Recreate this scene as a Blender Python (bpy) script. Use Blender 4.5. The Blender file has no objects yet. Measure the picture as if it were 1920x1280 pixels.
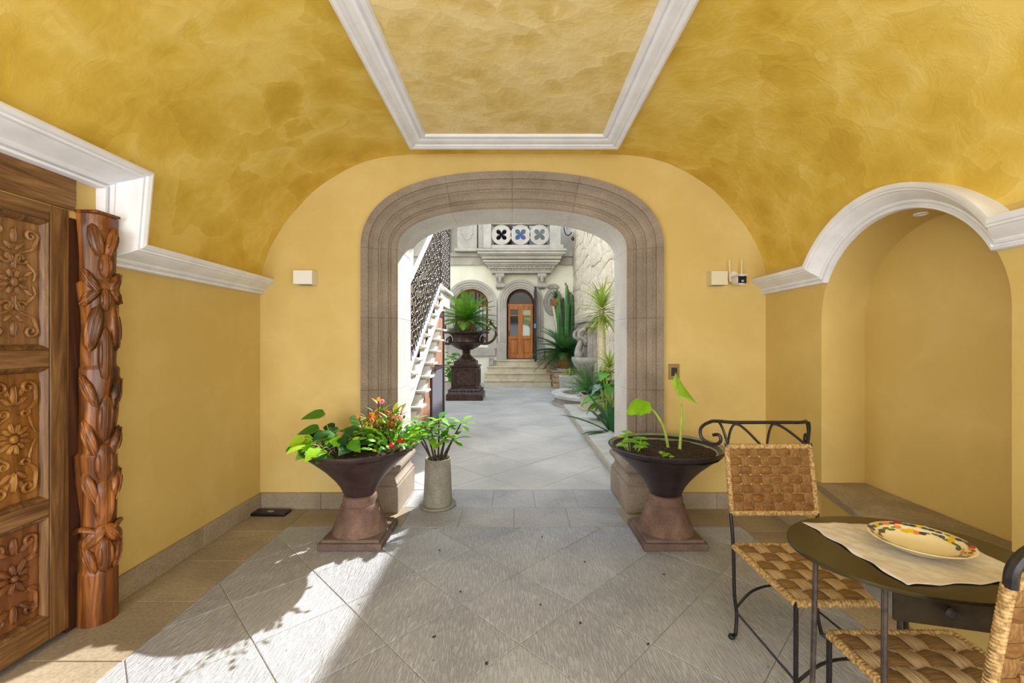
import bpy, bmesh, math, random
from math import sin, cos, pi, sqrt, atan2, radians
from mathutils import Vector, Matrix, noise
random.seed(7)
SC = bpy.context.scene
COL = SC.collection
# ------------------------------------------------------------------ camera
cam_d = bpy.data.cameras.new('camera'); cam = bpy.data.objects.new('camera', cam_d); COL.objects.link(cam)
cam.location = (0, 0, 1.4); cam.rotation_euler = (pi/2, 0, 0)
cam_d.sensor_width = 36; cam_d.lens = 810/1920*36
cam_d.shift_x = -4/1920; cam_d.shift_y = 1/1920
cam_d.clip_start = .05; cam_d.clip_end = 300
SC.camera = cam
# ------------------------------------------------------------------ world, sun, added fill lights
w = bpy.data.worlds.new('sky'); SC.world = w; w.use_nodes = True
wn = w.node_tree.nodes; wl = w.node_tree.links; wn.clear()
wo = wn.new('ShaderNodeOutputWorld'); wb = wn.new('ShaderNodeBackground')
tc = wn.new('ShaderNodeTexCoord'); sx = wn.new('ShaderNodeSeparateXYZ'); cr = wn.new('ShaderNodeValToRGB')
cr.color_ramp.elements[0].position = 0.0; cr.color_ramp.elements[0].color = (.95, .97, 1, 1)
cr.color_ramp.elements[1].position = 1.0; cr.color_ramp.elements[1].color = (.62, .78, 1, 1)
wl.new(tc.outputs['Generated'], sx.inputs[0]); wl.new(sx.outputs['Z'], cr.inputs[0])
wl.new(cr.outputs[0], wb.inputs[0]); wl.new(wb.outputs[0], wo.inputs[0])
wb.inputs[1].default_value = 2.5
def light(name, kind, loc, energy, color, **kw):
    d = bpy.data.lights.new(name, kind); d.energy = energy; d.color = color
    for k, v in kw.items(): setattr(d, k, v)
    o = bpy.data.objects.new(name, d); o.location = loc; COL.objects.link(o); return o
sun = light('sun', 'SUN', (6, 12, 12), 10.0, (1, .96, .89), angle=.012)
sun.rotation_euler = Vector((-.51, -.86, -.73)).to_track_quat('-Z', 'Y').to_euler()
# added soft fill light behind the camera to brighten the passage
rear = light('rear_fill', 'AREA', (0, -2.3, 1.45), 46.0, (1, .985, .965), shape='RECTANGLE', size=3.4, size_y=2.4)
rear.rotation_euler = (radians(96), 0, 0)
# two added fill lights by the solid side walls, brightening walls and niche
for sx_, en in ((-1, 88.0), (1, 52.0)):
    sd_ = light('side_fill', 'AREA', (sx_*1.85, -.9, 1.35), en, (1, .985, .965), shape='RECTANGLE', size=1.5, size_y=1.9)
    sd_.rotation_euler = (radians(93), 0, radians(sx_*42))
SC.view_settings.view_transform = 'Standard'; SC.view_settings.look = 'None'
SC.view_settings.gamma = 1; SC.view_settings.use_curve_mapping = False
SC.view_settings.exposure = 0.0
# ------------------------------------------------------------------ materials
def rgb(*c): # sRGB 0..255 -> linear
    return tuple(((v/255)/12.92 if v/255 <= .04045 else ((v/255+.055)/1.055)**2.4) for v in c) + (1,)
class Mat:
    def __init__(s, name, rough=.7, metal=0, spec=.5):
        s.m = bpy.data.materials.new(name); s.m.use_nodes = True
        s.n = s.m.node_tree.nodes; s.l = s.m.node_tree.links
        s.p = s.n['Principled BSDF']; s.p.inputs['Roughness'].default_value = rough
        s.p.inputs['Metallic'].default_value = metal; s.p.inputs['Specular IOR Level'].default_value = spec
        s.h = None
    def map(s, scale=(1, 1, 1), rot=(0, 0, 0)):
        t = s.n.new('ShaderNodeTexCoord'); m = s.n.new('ShaderNodeMapping')
        m.inputs['Scale'].default_value = scale; m.inputs['Rotation'].default_value = rot
        s.l.new(t.outputs['Object'], m.inputs[0]); return m.outputs[0]
    def noise(s, scale, detail=4, rough=.55, dist=0, vec=None):
        x = s.n.new('ShaderNodeTexNoise'); x.inputs['Scale'].default_value = scale
        x.inputs['Detail'].default_value = detail; x.inputs['Roughness'].default_value = rough
        x.inputs['Distortion'].default_value = dist
        s.l.new(vec or s.map(), x.inputs['Vector']); return x.outputs['Fac']
    def voro(s, scale, vec=None, feature='F1', out='Distance'):
        x = s.n.new('ShaderNodeTexVoronoi'); x.inputs['Scale'].default_value = scale; x.feature = feature
        s.l.new(vec or s.map(), x.inputs['Vector']); return x.outputs[out]
    def wave(s, scale, dist=2, dscale=1, vec=None, detail=2):
        x = s.n.new('ShaderNodeTexWave'); x.inputs['Scale'].default_value = scale
        x.inputs['Distortion'].default_value = dist; x.inputs['Detail Scale'].default_value = dscale
        x.inputs['Detail'].default_value = detail
        s.l.new(vec or s.map(), x.inputs['Vector']); return x.outputs['Fac']
    def ramp(s, fac, stops):
        r = s.n.new('ShaderNodeValToRGB'); e = r.color_ramp.elements
        while len(e) < len(stops): e.new(.5)
        for i, (p, c) in enumerate(stops): e[i].position = p; e[i].color = c
        s.l.new(fac, r.inputs[0]); return r.outputs[0]
    def mix(s, fac, a, b, mode='MIX'):
        x = s.n.new('ShaderNodeMix'); x.data_type = 'RGBA'; x.blend_type = mode
        for i, v in ((0, fac), (6, a), (7, b)):
            if isinstance(v, (int, float, tuple)): x.inputs[i].default_value = v
            else: s.l.new(v, x.inputs[i])
        return x.outputs[2]
    def math(s, op, a, b=0.):
        x = s.n.new('ShaderNodeMath'); x.operation = op
        for i, v in enumerate((a, b)):
            if isinstance(v, (int, float)): x.inputs[i].default_value = v
            else: s.l.new(v, x.inputs[i])
        return x.outputs[0]
    def rand(s):
        return s.n.new('ShaderNodeObjectInfo').outputs['Random']
    def color(s, c):
        if isinstance(c, tuple): s.p.inputs['Base Color'].default_value = c
        else: s.l.new(c, s.p.inputs['Base Color'])
        return s
    def roughn(s, c): s.l.new(c, s.p.inputs['Roughness']); return s
    def bump(s, h, strength=.3, dist=.01):
        b = s.n.new('ShaderNodeBump'); b.inputs['Strength'].default_value = strength; b.inputs['Distance'].default_value = dist
        s.l.new(h, b.inputs['Height'])
        if s.h: s.l.new(s.h, b.inputs['Normal'])
        s.h = b.outputs[0]; s.l.new(s.h, s.p.inputs['Normal']); return s
M = {}
def plaster(name, c1, c2, c3, sw, bs, rough=.55, spec=.35, cw=1.):
    m = Mat(name, rough, 0, spec)
    a = m.noise(sw*.8, 5, .55, .5); b = m.noise(sw*5, 5, .6, .8)
    nz = m.n.new('ShaderNodeTexNoise'); nz.inputs['Scale'].default_value = sw*1.6; nz.inputs['Detail'].default_value = 3; m.l.new(m.map(), nz.inputs['Vector'])
    va = m.n.new('ShaderNodeVectorMath'); va.operation = 'MULTIPLY_ADD'; va.inputs[1].default_value = (.42, .42, .42)
    m.l.new(nz.outputs['Color'], va.inputs[0]); m.l.new(m.map(), va.inputs[2])
    v = m.voro(sw*2.3, va.outputs[0]); cell = m.voro(sw*2.3, va.outputs[0], 'F1', 'Color')
    sp = m.n.new('ShaderNodeSeparateColor'); m.l.new(cell, sp.inputs[0])
    f = m.math('ADD', m.math('ADD', m.math('MULTIPLY', a, .45), m.math('MULTIPLY', b, .25)), m.math('ADD', m.math('MULTIPLY', v, .22*cw+.1*(1-cw)), m.math('MULTIPLY', sp.outputs[0], .13*cw)))
    m.color(m.ramp(f, [(.38, c1), (.50, c2), (.63, c3)]))
    m.bump(m.math('ADD', m.math('ADD', v, m.math('MULTIPLY', sp.outputs[0], .35*cw)), m.math('MULTIPLY', b, .8)), bs, .02); M[name] = m.m; return m
plaster('vault_plaster', rgb(203, 168, 58), rgb(218, 186, 78), rgb(231, 204, 110), 1.7, .30, .42, .45)
plaster('panel_plaster_lit', rgb(214, 186, 110), rgb(226, 202, 134), rgb(236, 216, 158), 2.2, .35)  # paler than the vault: light falling on the panel put into the colour
plaster('wall_plaster', rgb(206, 180, 110), rgb(214, 189, 122), rgb(222, 199, 138), .9, .10, cw=.25)
plaster('cream_plaster', rgb(233, 228, 205), rgb(240, 236, 216), rgb(244, 241, 226), .8, .06, .8)
def stone(name, c1, c2, scale=3, bump=.25, rough=.85, pits=True, vary=.0, fine=90):
    m = Mat(name, rough, 0, .3)
    f = m.noise(scale, 6, .6, .5); g = m.noise(fine, 3, .6)
    c = m.ramp(f, [(.35, c1), (.65, c2)])
    c = m.mix(.35, c, m.ramp(g, [(.35, (.35, .33, .31, 1)), (.6, (1, 1, 1, 1))]), 'MULTIPLY')
    if vary:
        r = m.rand(); c = m.mix(vary, c, m.ramp(r, [(0, (.55, .53, .5, 1)), (1, (1, 1, 1, 1))]), 'MULTIPLY')
    m.color(c)
    m.bump(g, bump, .004)
    if pits: m.bump(m.ramp(m.voro(140), [(.05, (0, 0, 0, 1)), (.2, (1, 1, 1, 1))]), bump*.7, .003)
    M[name] = m.m; return m
stone('cantera', rgb(136, 124, 112), rgb(162, 149, 135), 2.2, .15, .8, False, .22)
stone('cantera_lit', rgb(206, 204, 202), rgb(222, 220, 217), 2.2, .12, .8, False, .12)  # surround stone, paler: courtyard light on the reveal put into the colour
stone('baseboard_stone', rgb(150, 138, 118), rgb(176, 162, 140), 3, .2, .7, False, .25)
stone('facade_stone', rgb(172, 165, 154), rgb(200, 192, 180), 1.5, .2, .85, False, .1)
stone('volcanic', rgb(102, 80, 72), rgb(136, 110, 98), 6, .9, .95, True)
stone('plinth_stone', rgb(98, 82, 76), rgb(122, 104, 96), 6, .4, .8, True)
stone('step_stone', rgb(205, 190, 160), rgb(228, 216, 190), 3, .3, .8, False, .15)
stone('rubble', rgb(218, 202, 178), rgb(240, 228, 208), 5, .6, .9, False, .22, 30)
stone('rubble_brown', rgb(170, 140, 110), rgb(208, 182, 148), 5, .6, .9, False, .4, 30)
stone('mortar', rgb(176, 160, 140), rgb(196, 180, 160), 8, .5, .9, False)
stone('coping', rgb(176, 174, 166), rgb(205, 203, 196), 3, .2, .8, False, .1)
stone('fountain_stone', rgb(148, 140, 132), rgb(186, 178, 168), 4, .5, .85, False)
stone('concrete', rgb(190, 184, 170), rgb(214, 206, 192), 4, .3, .8, False)
stone('pot_clay', rgb(132, 128, 116), rgb(158, 153, 140), 7, .2, .7, False)
stone('court_floor', rgb(176, 174, 170), rgb(206, 202, 196), 1.2, .25, .6, False, .1)
stone('court_light', rgb(200, 198, 192), rgb(222, 219, 212), 2, .25, .7, False, .1)
def tile_mat(name, ang, cut=.9):
    m = Mat(name, .62, 0, .4)
    f = m.noise(1.6, 6, .6, .6); r = m.rand()
    c = m.ramp(f, [(.3, rgb(160, 164, 174)), (.7, rgb(192, 195, 203))])
    c = m.mix(.3, c, m.ramp(r, [(0, (.62, .62, .62, 1)), (1, (1, 1, 1, 1))]), 'MULTIPLY')
    g = m.noise(1, 3, .55, .15, m.map((135, 15, 1), (0, 0, ang)))
    h = m.ramp(g, [(.40, (0, 0, 0, 1)), (.56, (1, 1, 1, 1))])
    c = m.mix(.32, c, m.ramp(g, [(.38, (.45, .43, .41, 1)), (.52, (1, 1, 1, 1))]), 'MULTIPLY')
    p = m.noise(38, 3, .6); pit = m.ramp(p, [(.27, (0, 0, 0, 1)), (.33, (1, 1, 1, 1))])
    c = m.mix(.55, c, pit, 'MULTIPLY')
    m.color(c); m.bump(h, cut*.85, .005); m.bump(m.noise(60, 4), .25, .004); M[name] = m.m
tile_mat('tile_cut_a', .06); tile_mat('tile_cut_b', -.22); tile_mat('tile_cut_c', .5); tile_mat('tile_cut_d', -.7, .7)
stone('tile_smooth', rgb(150, 138, 120), rgb(178, 164, 142), 2, .4, .6, False, .3, 60)  # brown is mostly yellow bounce light from the walls, put into the colour
stone('tile_grey', rgb(156, 156, 158), rgb(182, 182, 184), 2, .4, .6, False, .2, 60)
stone('grout', rgb(150, 146, 140), rgb(170, 166, 160), 5, .2, .9, False)
def simple(name, c, rough=.5, metal=0, spec=.5, vary=None, vs=20, bump=0):
    m = Mat(name, rough, metal, spec)
    if vary: m.color(m.ramp(m.noise(vs, 5), [(.35, c), (.65, vary)]))
    else: m.color(c)
    if bump: m.bump(m.noise(vs*3, 4), bump, .003)
    M[name] = m.m; return m
simple('white_trim', rgb(224, 227, 236), .75, 0, .3, rgb(236, 238, 246), 6, .12)
simple('black_iron', rgb(24, 23, 24), .38, .3, .5, rgb(42, 39, 38), 60, .15)
simple('rust_iron', rgb(46, 40, 38), .5, .2, .5, rgb(78, 66, 60), 40, .2)
simple('table_metal', rgb(66, 60, 40), .22, .75, .5, rgb(84, 77, 54), 5)
simple('drawer_metal', rgb(52, 46, 34), .42, .5, .5, rgb(74, 64, 46), 14, .2)
simple('apron_metal', rgb(128, 126, 118), .5, .5, .5, rgb(160, 156, 146), 10, .3)
simple('bowl_metal', rgb(58, 42, 44), .33, .35, .5, rgb(84, 64, 62), 5, .05)
simple('bowl_metal_dark', rgb(44, 38, 42), .33, .4, .5, rgb(70, 60, 64), 5, .05)
simple('bowl_inside', rgb(122, 132, 116), .6, .2, .5, rgb(150, 158, 140), 8, .1)
simple('urn_iron', rgb(46, 32, 28), .35, .35, .5, rgb(82, 58, 48), 12, .2)
simple('soil', rgb(30, 24, 22), .95, 0, .2, rgb(78, 66, 60), 70, 1.0)
simple('white_plastic', rgb(232, 230, 226), .5)
simple('cream_plastic', rgb(222, 212, 186), .5)
simple('black_plastic', rgb(16, 16, 18), .3)
simple('bronze_plate', rgb(138, 118, 82), .35, .7)
simple('antenna_white', rgb(228, 214, 186), .5)
simple('glazed', rgb(232, 222, 186), .12, 0, .6)
simple('cloth', rgb(202, 196, 190), .95, 0, .2, rgb(218, 212, 206), 30, .35)
simple('rail_white', rgb(205, 208, 218), .5, 0, .4)
simple('rail_blue', rgb(196, 208, 232), .5, 0, .4)
simple('stair_white', rgb(205, 200, 188), .8, 0, .3, rgb(220, 215, 204), 6, .2)
simple('brown_board', rgb(150, 104, 84), .6, 0, .4, rgb(176, 128, 104), 5)
simple('dark_frame', rgb(58, 42, 42), .5, 0, .4)
simple('grey_panel', rgb(112, 110, 122), .5, 0, .4)
simple('pebble', rgb(196, 186, 168), .8, 0, .3, rgb(230, 224, 212), 40)
simple('stone_ball', rgb(84, 86, 92), .8, 0, .3, rgb(112, 114, 120), 20, .3)
simple('pipe_grey', rgb(150, 150, 160), .5, .2)
simple('red_berry', rgb(205, 20, 40), .5); simple('pink_flower', rgb(240, 150, 140), .6)
simple('interior_dark', rgb(30, 28, 28), .6); simple('curtain', rgb(225, 225, 222), .9)
def glass(name, tint, rough=.04):
    m = Mat(name, rough, 0, .4 if name == 'pane_dark' else .9); m.color(tint); m.p.inputs['Coat Weight'].default_value = 0. if name == 'pane_dark' else .8
    m.p.inputs['Coat Roughness'].default_value = .03; M[name] = m.m
glass('pane_dark', rgb(30, 34, 38)); glass('pane_light', rgb(150, 160, 158)); glass('water', rgb(110, 118, 112))
glass('pane_green', rgb(92, 108, 62)); glass('pane_blue', rgb(110, 140, 185))
def leafm(name, c1, c2, rough=.45, sc=14, trans=.35):
    m = Mat(name, rough, 0, .45)
    f = m.math('ADD', m.math('MULTIPLY', m.noise(sc, 3), .6), m.math('MULTIPLY', m.rand(), .4))
    c = m.ramp(f, [(.3, c1), (.7, c2)]); m.color(c)
    t = m.n.new('ShaderNodeBsdfTranslucent'); m.l.new(c, t.inputs[0])
    x = m.n.new('ShaderNodeMixShader'); x.inputs[0].default_value = trans
    m.l.new(m.p.outputs[0], x.inputs[1]); m.l.new(t.outputs[0], x.inputs[2])
    m.l.new(x.outputs[0], m.n['Material Output'].inputs[0]); M[name] = m.m
leafm('leaf_bright', rgb(110, 185, 20), rgb(178, 222, 50)); leafm('leaf_mid', rgb(52, 120, 28), rgb(98, 160, 44))
leafm('leaf_dark', rgb(24, 72, 34), rgb(60, 112, 62), .3); leafm('leaf_deep', rgb(18, 54, 36), rgb(44, 88, 60), .3)
leafm('leaf_lime', rgb(62, 118, 26), rgb(128, 172, 52)); leafm('leaf_cycad', rgb(34, 84, 34), rgb(92, 138, 70), .4); leafm('leaf_orange', rgb(196, 96, 18), rgb(238, 168, 40)); leafm('leaf_yellow', rgb(150, 180, 50), rgb(214, 220, 84))
leafm('leaf_grey', rgb(120, 150, 140), rgb(170, 195, 180)); leafm('leaf_palm', rgb(120, 150, 40), rgb(190, 205, 90))
leafm('cactus', rgb(48, 92, 44), rgb(88, 132, 66), .6, 8, .05)
simple('stem_green', rgb(150, 175, 70), .5, 0, .4, rgb(180, 200, 90), 30)
simple('stem_dark', rgb(46, 40, 34), .8, 0, .3, rgb(80, 66, 52), 60, .4)
simple('trunk_brown', rgb(120, 92, 56), .9, 0, .3, rgb(176, 138, 84), 30, .6)
simple('trunk_pale', rgb(196, 186, 148), .9, 0, .3, rgb(222, 214, 180), 30, .5)
def wood(name, cs, axis, rough=.42, bump=.35, sc=1., rubbed=None):
    m = Mat(name, rough, 0, .45)
    s = {'z': (22, 22, 1.6), 'y': (22, 1.6, 22), 'x': (1.6, 22, 22)}[axis]
    v = m.map(tuple(q*sc for q in s)); f = m.noise(1.0, 6, .65, 1.2, v)
    c = m.ramp(f, [(.31, cs[0]), (.5, cs[1]), (.70, cs[2])])
    if rubbed: c = m.mix(m.ramp(m.noise(5, 4), [(.45, (0, 0, 0, 1)), (.7, (1, 1, 1, 1))]), c, rubbed)
    m.color(c); m.bump(f, bump, .004); M[name] = m.m
wood('door_wood', (rgb(66, 44, 24), rgb(112, 78, 44), rgb(150, 114, 72)), 'z', .4, .5)
wood('door_wood_h', (rgb(72, 48, 26), rgb(122, 86, 50), rgb(160, 124, 82)), 'y', .4, .5)
wood('carved_pale', (rgb(96, 62, 32), rgb(150, 110, 68), rgb(200, 164, 118)), 'z', .38, .4, .6)
wood('carved_amber', (rgb(94, 56, 20), rgb(148, 98, 40), rgb(186, 138, 70)), 'z', .35, .4, .6)
wood('carved_rust', (rgb(76, 42, 20), rgb(124, 76, 40), rgb(160, 108, 64)), 'z', .4, .4, .6)
wood('post_wood', (rgb(30, 18, 9), rgb(108, 62, 25), rgb(178, 112, 52)), 'z', .36, .9, .7)
wood('honey_wood', (rgb(134, 70, 16), rgb(176, 100, 28), rgb(202, 128, 46)), 'z', .4, .1, .4)
wood('dark_door_wood', (rgb(56, 34, 26), rgb(88, 54, 36), rgb(116, 74, 46)), 'z', .4, .1, .4)
def rush(name, axis, c1, c2, c3):
    m = Mat(name, .7, 0, .3)
    s = (260, 9, 60) if axis == 'y' else (9, 260, 60)
    f = m.noise(1.0, 3, .6, .4, m.map(s)); g = m.noise(30, 3)
    m.color(m.mix(m.math('MULTIPLY', g, .6), m.ramp(f, [(.3, c1), (.5, c2), (.7, c3)]), c3)); m.bump(f, .8, .004); M[name] = m.m
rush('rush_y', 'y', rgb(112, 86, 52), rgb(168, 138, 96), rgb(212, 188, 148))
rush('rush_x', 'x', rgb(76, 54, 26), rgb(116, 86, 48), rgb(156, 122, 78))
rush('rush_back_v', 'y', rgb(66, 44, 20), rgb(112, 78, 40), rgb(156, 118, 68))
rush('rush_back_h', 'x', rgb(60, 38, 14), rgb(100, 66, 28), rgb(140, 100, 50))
simple('rush_rope', rgb(132, 102, 58), .8, 0, .3, rgb(200, 170, 118), 90, .6)
# ------------------------------------------------------------------ object helpers
def base_of(o):
    v = Vector((0, 0, 0))
    while o: v += o.location; o = o.parent
    return v
class MB:
    def __init__(s): s.v = []; s.f = []
    def add(s, vs, fs):
        k = len(s.v); s.v += [tuple(v) for v in vs]; s.f += [tuple(k+i for i in f) for f in fs]; return s
    def box(s, a, b, m=None):
        vs = [Vector((x, y, z)) for z in (a[2], b[2]) for y in (a[1], b[1]) for x in (a[0], b[0])]
        if m: vs = [m @ v for v in vs]
        return s.add(vs, [(0, 2, 3, 1), (4, 5, 7, 6), (0, 1, 5, 4), (2, 6, 7, 3), (0, 4, 6, 2), (1, 3, 7, 5)])
    def hexa(s, bot, top):   # bottom and top polygons with equal counts
        n = len(bot); vs = list(bot)+list(top)
        fs = [tuple(range(n-1, -1, -1)), tuple(range(n, 2*n))]+[(i, (i+1) % n, n+(i+1) % n, n+i) for i in range(n)]
        return s.add(vs, fs)
    def lathe(s, prof, seg=32, c=(0, 0, 0), closed=False, sc=(1, 1), ripple=None, caps=True):
        n = len(prof); vs = []
        for j, (r, z) in enumerate(prof):
            for i in range(seg):
                a = 2*pi*i/seg; q = r*(ripple(a, j) if ripple else 1)
                vs.append((c[0]+q*cos(a)*sc[0], c[1]+q*sin(a)*sc[1], c[2]+z))
        fs = []
        for j in range(n-1 if not closed else n):
            for i in range(seg):
                a = j*seg+i; b = j*seg+(i+1) % seg; j2 = (j+1) % n
                fs.append((a, b, j2*seg+(i+1) % seg, j2*seg+i))
        if not closed and caps:
            if prof[0][0] > 1e-5: fs.append(tuple(range(seg-1, -1, -1)))
            if prof[-1][0] > 1e-5: fs.append(tuple((n-1)*seg+i for i in range(seg)))
        return s.add(vs, fs)
    def tube(s, pts, r, seg=8, closed=False, flat=None, up=None):
        pts = [Vector(p) for p in pts]; n = len(pts)
        rs = r if isinstance(r, (list, tuple)) else [r]*n
        T = []
        for i in range(n):
            a = pts[(i-1) % n] if (closed or i > 0) else pts[0]; b = pts[(i+1) % n] if (closed or i < n-1) else pts[-1]
            t = (b-a); T.append(t.normalized() if t.length > 1e-9 else Vector((0, 0, 1)))
        u = Vector(up) if up else (Vector((0, 0, 1)) if abs(T[0].z) < .9 else Vector((1, 0, 0)))
        vs = []
        for i in range(n):
            u = (u-T[i]*u.dot(T[i]))
            if u.length < 1e-6: u = T[i].orthogonal()
            u.normalize(); w_ = T[i].cross(u)
            for k in range(seg):
                a = 2*pi*k/seg; vs.append(pts[i]+(u*cos(a)*(flat or 1)+w_*sin(a))*rs[i])
        fs = []
        for i in range(n if closed else n-1):
            for k in range(seg):
                i2 = (i+1) % n; fs.append((i*seg+k, i*seg+(k+1) % seg, i2*seg+(k+1) % seg, i2*seg+k))
        if not closed: fs += [tuple(range(seg-1, -1, -1)), tuple((n-1)*seg+k for k in range(seg))]
        return s.add(vs, fs)
    def ell(s, c, ax, nu=8, nv=6):
        c = Vector(c); A = [Vector(a) for a in ax]; vs = [c-A[2]]
        for j in range(1, nv):
            t = -pi/2+pi*j/nv
            for i in range(nu):
                p = 2*pi*i/nu; vs.append(c+A[0]*cos(t)*cos(p)+A[1]*cos(t)*sin(p)+A[2]*sin(t))
        vs.append(c+A[2]); L = len(vs)-1; fs = []
        for i in range(nu):
            fs.append((0, 1+(i+1) % nu, 1+i)); fs.append((L, 1+(nv-2)*nu+i, 1+(nv-2)*nu+(i+1) % nu))
            for j in range(nv-2):
                a = 1+j*nu; fs.append((a+i, a+(i+1) % nu, a+nu+(i+1) % nu, a+nu+i))
        return s.add(vs, fs)
    def grid(s, fn, nu, nv, cu=False):
        vs = [fn(i, j) for j in range(nv) for i in range(nu)]
        fs = [(j*nu+i, j*nu+(i+1) % nu, (j+1)*nu+(i+1) % nu, (j+1)*nu+i) for j in range(nv-1) for i in range(nu if cu else nu-1)]
        return s.add(vs, fs)
    def data(s, name, mat, smooth=35):
        me = bpy.data.meshes.new(name); me.from_pydata(s.v, [], s.f)
        bm = bmesh.new(); bm.from_mesh(me); bmesh.ops.recalc_face_normals(bm, faces=bm.faces); bm.to_mesh(me); bm.free()
        for m_ in (mat if isinstance(mat, list) else [mat]): me.materials.append(M[m_])
        if smooth:
            me.polygons.foreach_set('use_smooth', [True]*len(me.polygons)); me.set_sharp_from_angle(angle=radians(smooth))
        me.update(); return me
    def build(s, name, mat, parent=None, world=False, smooth=35, bevel=0, solid=0, label=None):
        if world and parent:
            b = base_of(parent); s.v = [(x-b.x, y-b.y, z-b.z) for x, y, z in s.v]
        o = bpy.data.objects.new(name, s.data(name, mat, smooth)); COL.objects.link(o)
        if parent: o.parent = parent
        if bevel:
            m_ = o.modifiers.new('bevel', 'BEVEL'); m_.width = bevel; m_.segments = 2; m_.limit_method = 'ANGLE'
            if smooth: m_.harden_normals = False
        if solid:
            m_ = o.modifiers.new('solid', 'SOLIDIFY'); m_.thickness = solid
        if label: o['label'] = label
        return o
def bx(name, a, b, mat, parent=None, world=False, bevel=0, label=None):
    return MB().box(a, b).build(name, mat, parent, world, 35, bevel, 0, label)
def thing(name, label, cat, loc=(0, 0, 0), group=None, rz=0):
    o = bpy.data.objects.new(name, None); COL.objects.link(o); o.location = loc; o.rotation_euler.z = rz
    o.empty_display_size = .1; return tag(o, label, cat, group)
def tag(o, label, cat, group=None, kind=None):
    o['label'] = label; o['category'] = cat
    if group: o['group'] = group
    if kind: o['kind'] = kind
    return o
def struct(o): o['kind'] = 'structure'; return o
def inst(name, data, parent, mtx):
    o = bpy.data.objects.new(name, data); COL.objects.link(o); o.parent = parent
    o.matrix_local = mtx if not isinstance(mtx, tuple) else Matrix.Translation(mtx); return o
def copy_tree(o, parent=None):
    c = o.copy(); COL.objects.link(c)
    if parent: c.parent = parent
    for ch in list(o.children): copy_tree(ch, c)
    return c
def crom(P, n=6, closed=False):
    P = [Vector(p) for p in P]; out = []; L = len(P)
    for i in range(L if closed else L-1):
        g = lambda k: P[k % L] if closed else P[max(0, min(L-1, k))]
        a, b, c, d = g(i-1), g(i), g(i+1), g(i+2)
        for k in range(n):
            t = k/n; out.append(.5*((2*b)+(c-a)*t+(2*a-5*b+4*c-d)*t*t+(3*b-a-3*c+d)*t**3))
    if not closed: out.append(P[-1])
    return out
def orient(loc, d, up=(0, 0, 1), s=1.0, roll=0.0):   # local +Y along d, local +Z near up
    y = Vector(d).normalized(); z = Vector(up); z = z-y*z.dot(y)
    if z.length < 1e-4: z = y.orthogonal()
    z.normalize(); x = y.cross(z)
    R = Matrix((x, y, z)).transposed().to_4x4()
    return Matrix.Translation(Vector(loc)) @ R @ Matrix.Rotation(roll, 4, 'Y') @ Matrix.Diagonal((s, s, s, 1))
def leaf_data(name, L, W, mat, kind='ovate', bend=.3, fold=.2, n=7, wavy=0):
    b = MB(); rows = []
    for i in range(n+1):
        t = i/n
        w_ = {'ovate': sin(pi*min(1, t**.8)), 'heart': (sin(pi*t**.55))**.8, 'blade': (1-t)**.6*min(1, .5+t*5),
              'obov': sin(pi*t**1.5)**.9, 'strap': min(1, (1-t)*3.5)*(.6+.4*min(1, t*4))}[kind]*W/2 if 0 < t < 1 else W*.02
        y = L*t; z = -bend*L*t*t; dz = fold*w_
        y0 = -.13*L*(1-t*3) if kind == 'heart' and t < .34 else 0
        wv = wavy*W*sin(i*2.2)
        rows.append(((-w_, y+y0, z+dz+wv), (0, y, z), (w_, y+y0, z+dz-wv)))
    vs = [p for r in rows for p in r]; fs = []
    for i in range(n):
        a = i*3; fs += [(a, a+1, a+4, a+3), (a+1, a+2, a+5, a+4)]
    return b.add(vs, fs).data(name, mat, 80)
# ------------------------------------------------------------------ the passage: shell
YW, YB = 3.64, 4.10                      # near and far face of the wall with the big arch
VP = [(-2.13, 1.93), (-2.126, 1.966), (-2.067, 2.168), (-1.977, 2.33), (-1.887, 2.456), (-1.705, 2.655), (-1.523, 2.788), (-1.339, 2.887),
      (-1.159, 2.945), (-.975, 2.972), (-.764, 2.982), (-.5, 2.985), (0, 2.985)]
VP = VP+[(-x, z) for x, z in reversed(VP[:-1])]
VC = [(p.x-.0, p.z) for p in crom([(x, 0, z) for x, z in VP], 3)]
def vault_z(x):
    for (a, za), (b, zb) in zip(VC, VC[1:]):
        if a <= x <= b and b > a: return za+(zb-za)*(x-a)/(b-a)
    return 1.93
YA, ZA, RA = 2.41, 1.55, .57             # niche arch
b = MB(); ys = [-3.1+.05*i for i in range(85)]+[1.15+.0249*i for i in range(101)]
nv = len(VC); b.v = [(x, y, z) for y in ys for x, z in VC]
for j in range(len(ys)-1):
    for i in range(nv-1):
        yc = (ys[j]+ys[j+1])/2; xc = (VC[i][0]+VC[i+1][0])/2; zc = (VC[i][1]+VC[i+1][1])/2
        if xc < 0 and yc < 2.31 and yc > .3 and zc < 2.295: continue
        if xc > 0 and (yc-YA)**2+(zc-ZA)**2 < .655**2: continue
        b.f.append((j*nv+i, j*nv+i+1, (j+1)*nv+i+1, (j+1)*nv+i))
struct(b.build('ceiling', 'vault_plaster', smooth=60))
bx('ceiling_roof_slab', (-2.9, -3.1, 3.05), (2.9, YB, 3.35), 'wall_plaster')['kind'] = 'structure'
# plaster panel inside the white frame
struct(bx('ceiling_panel', (-.70, -1.3, 2.975), (.70, 3.30, 2.988), 'panel_plaster_lit'))
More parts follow.
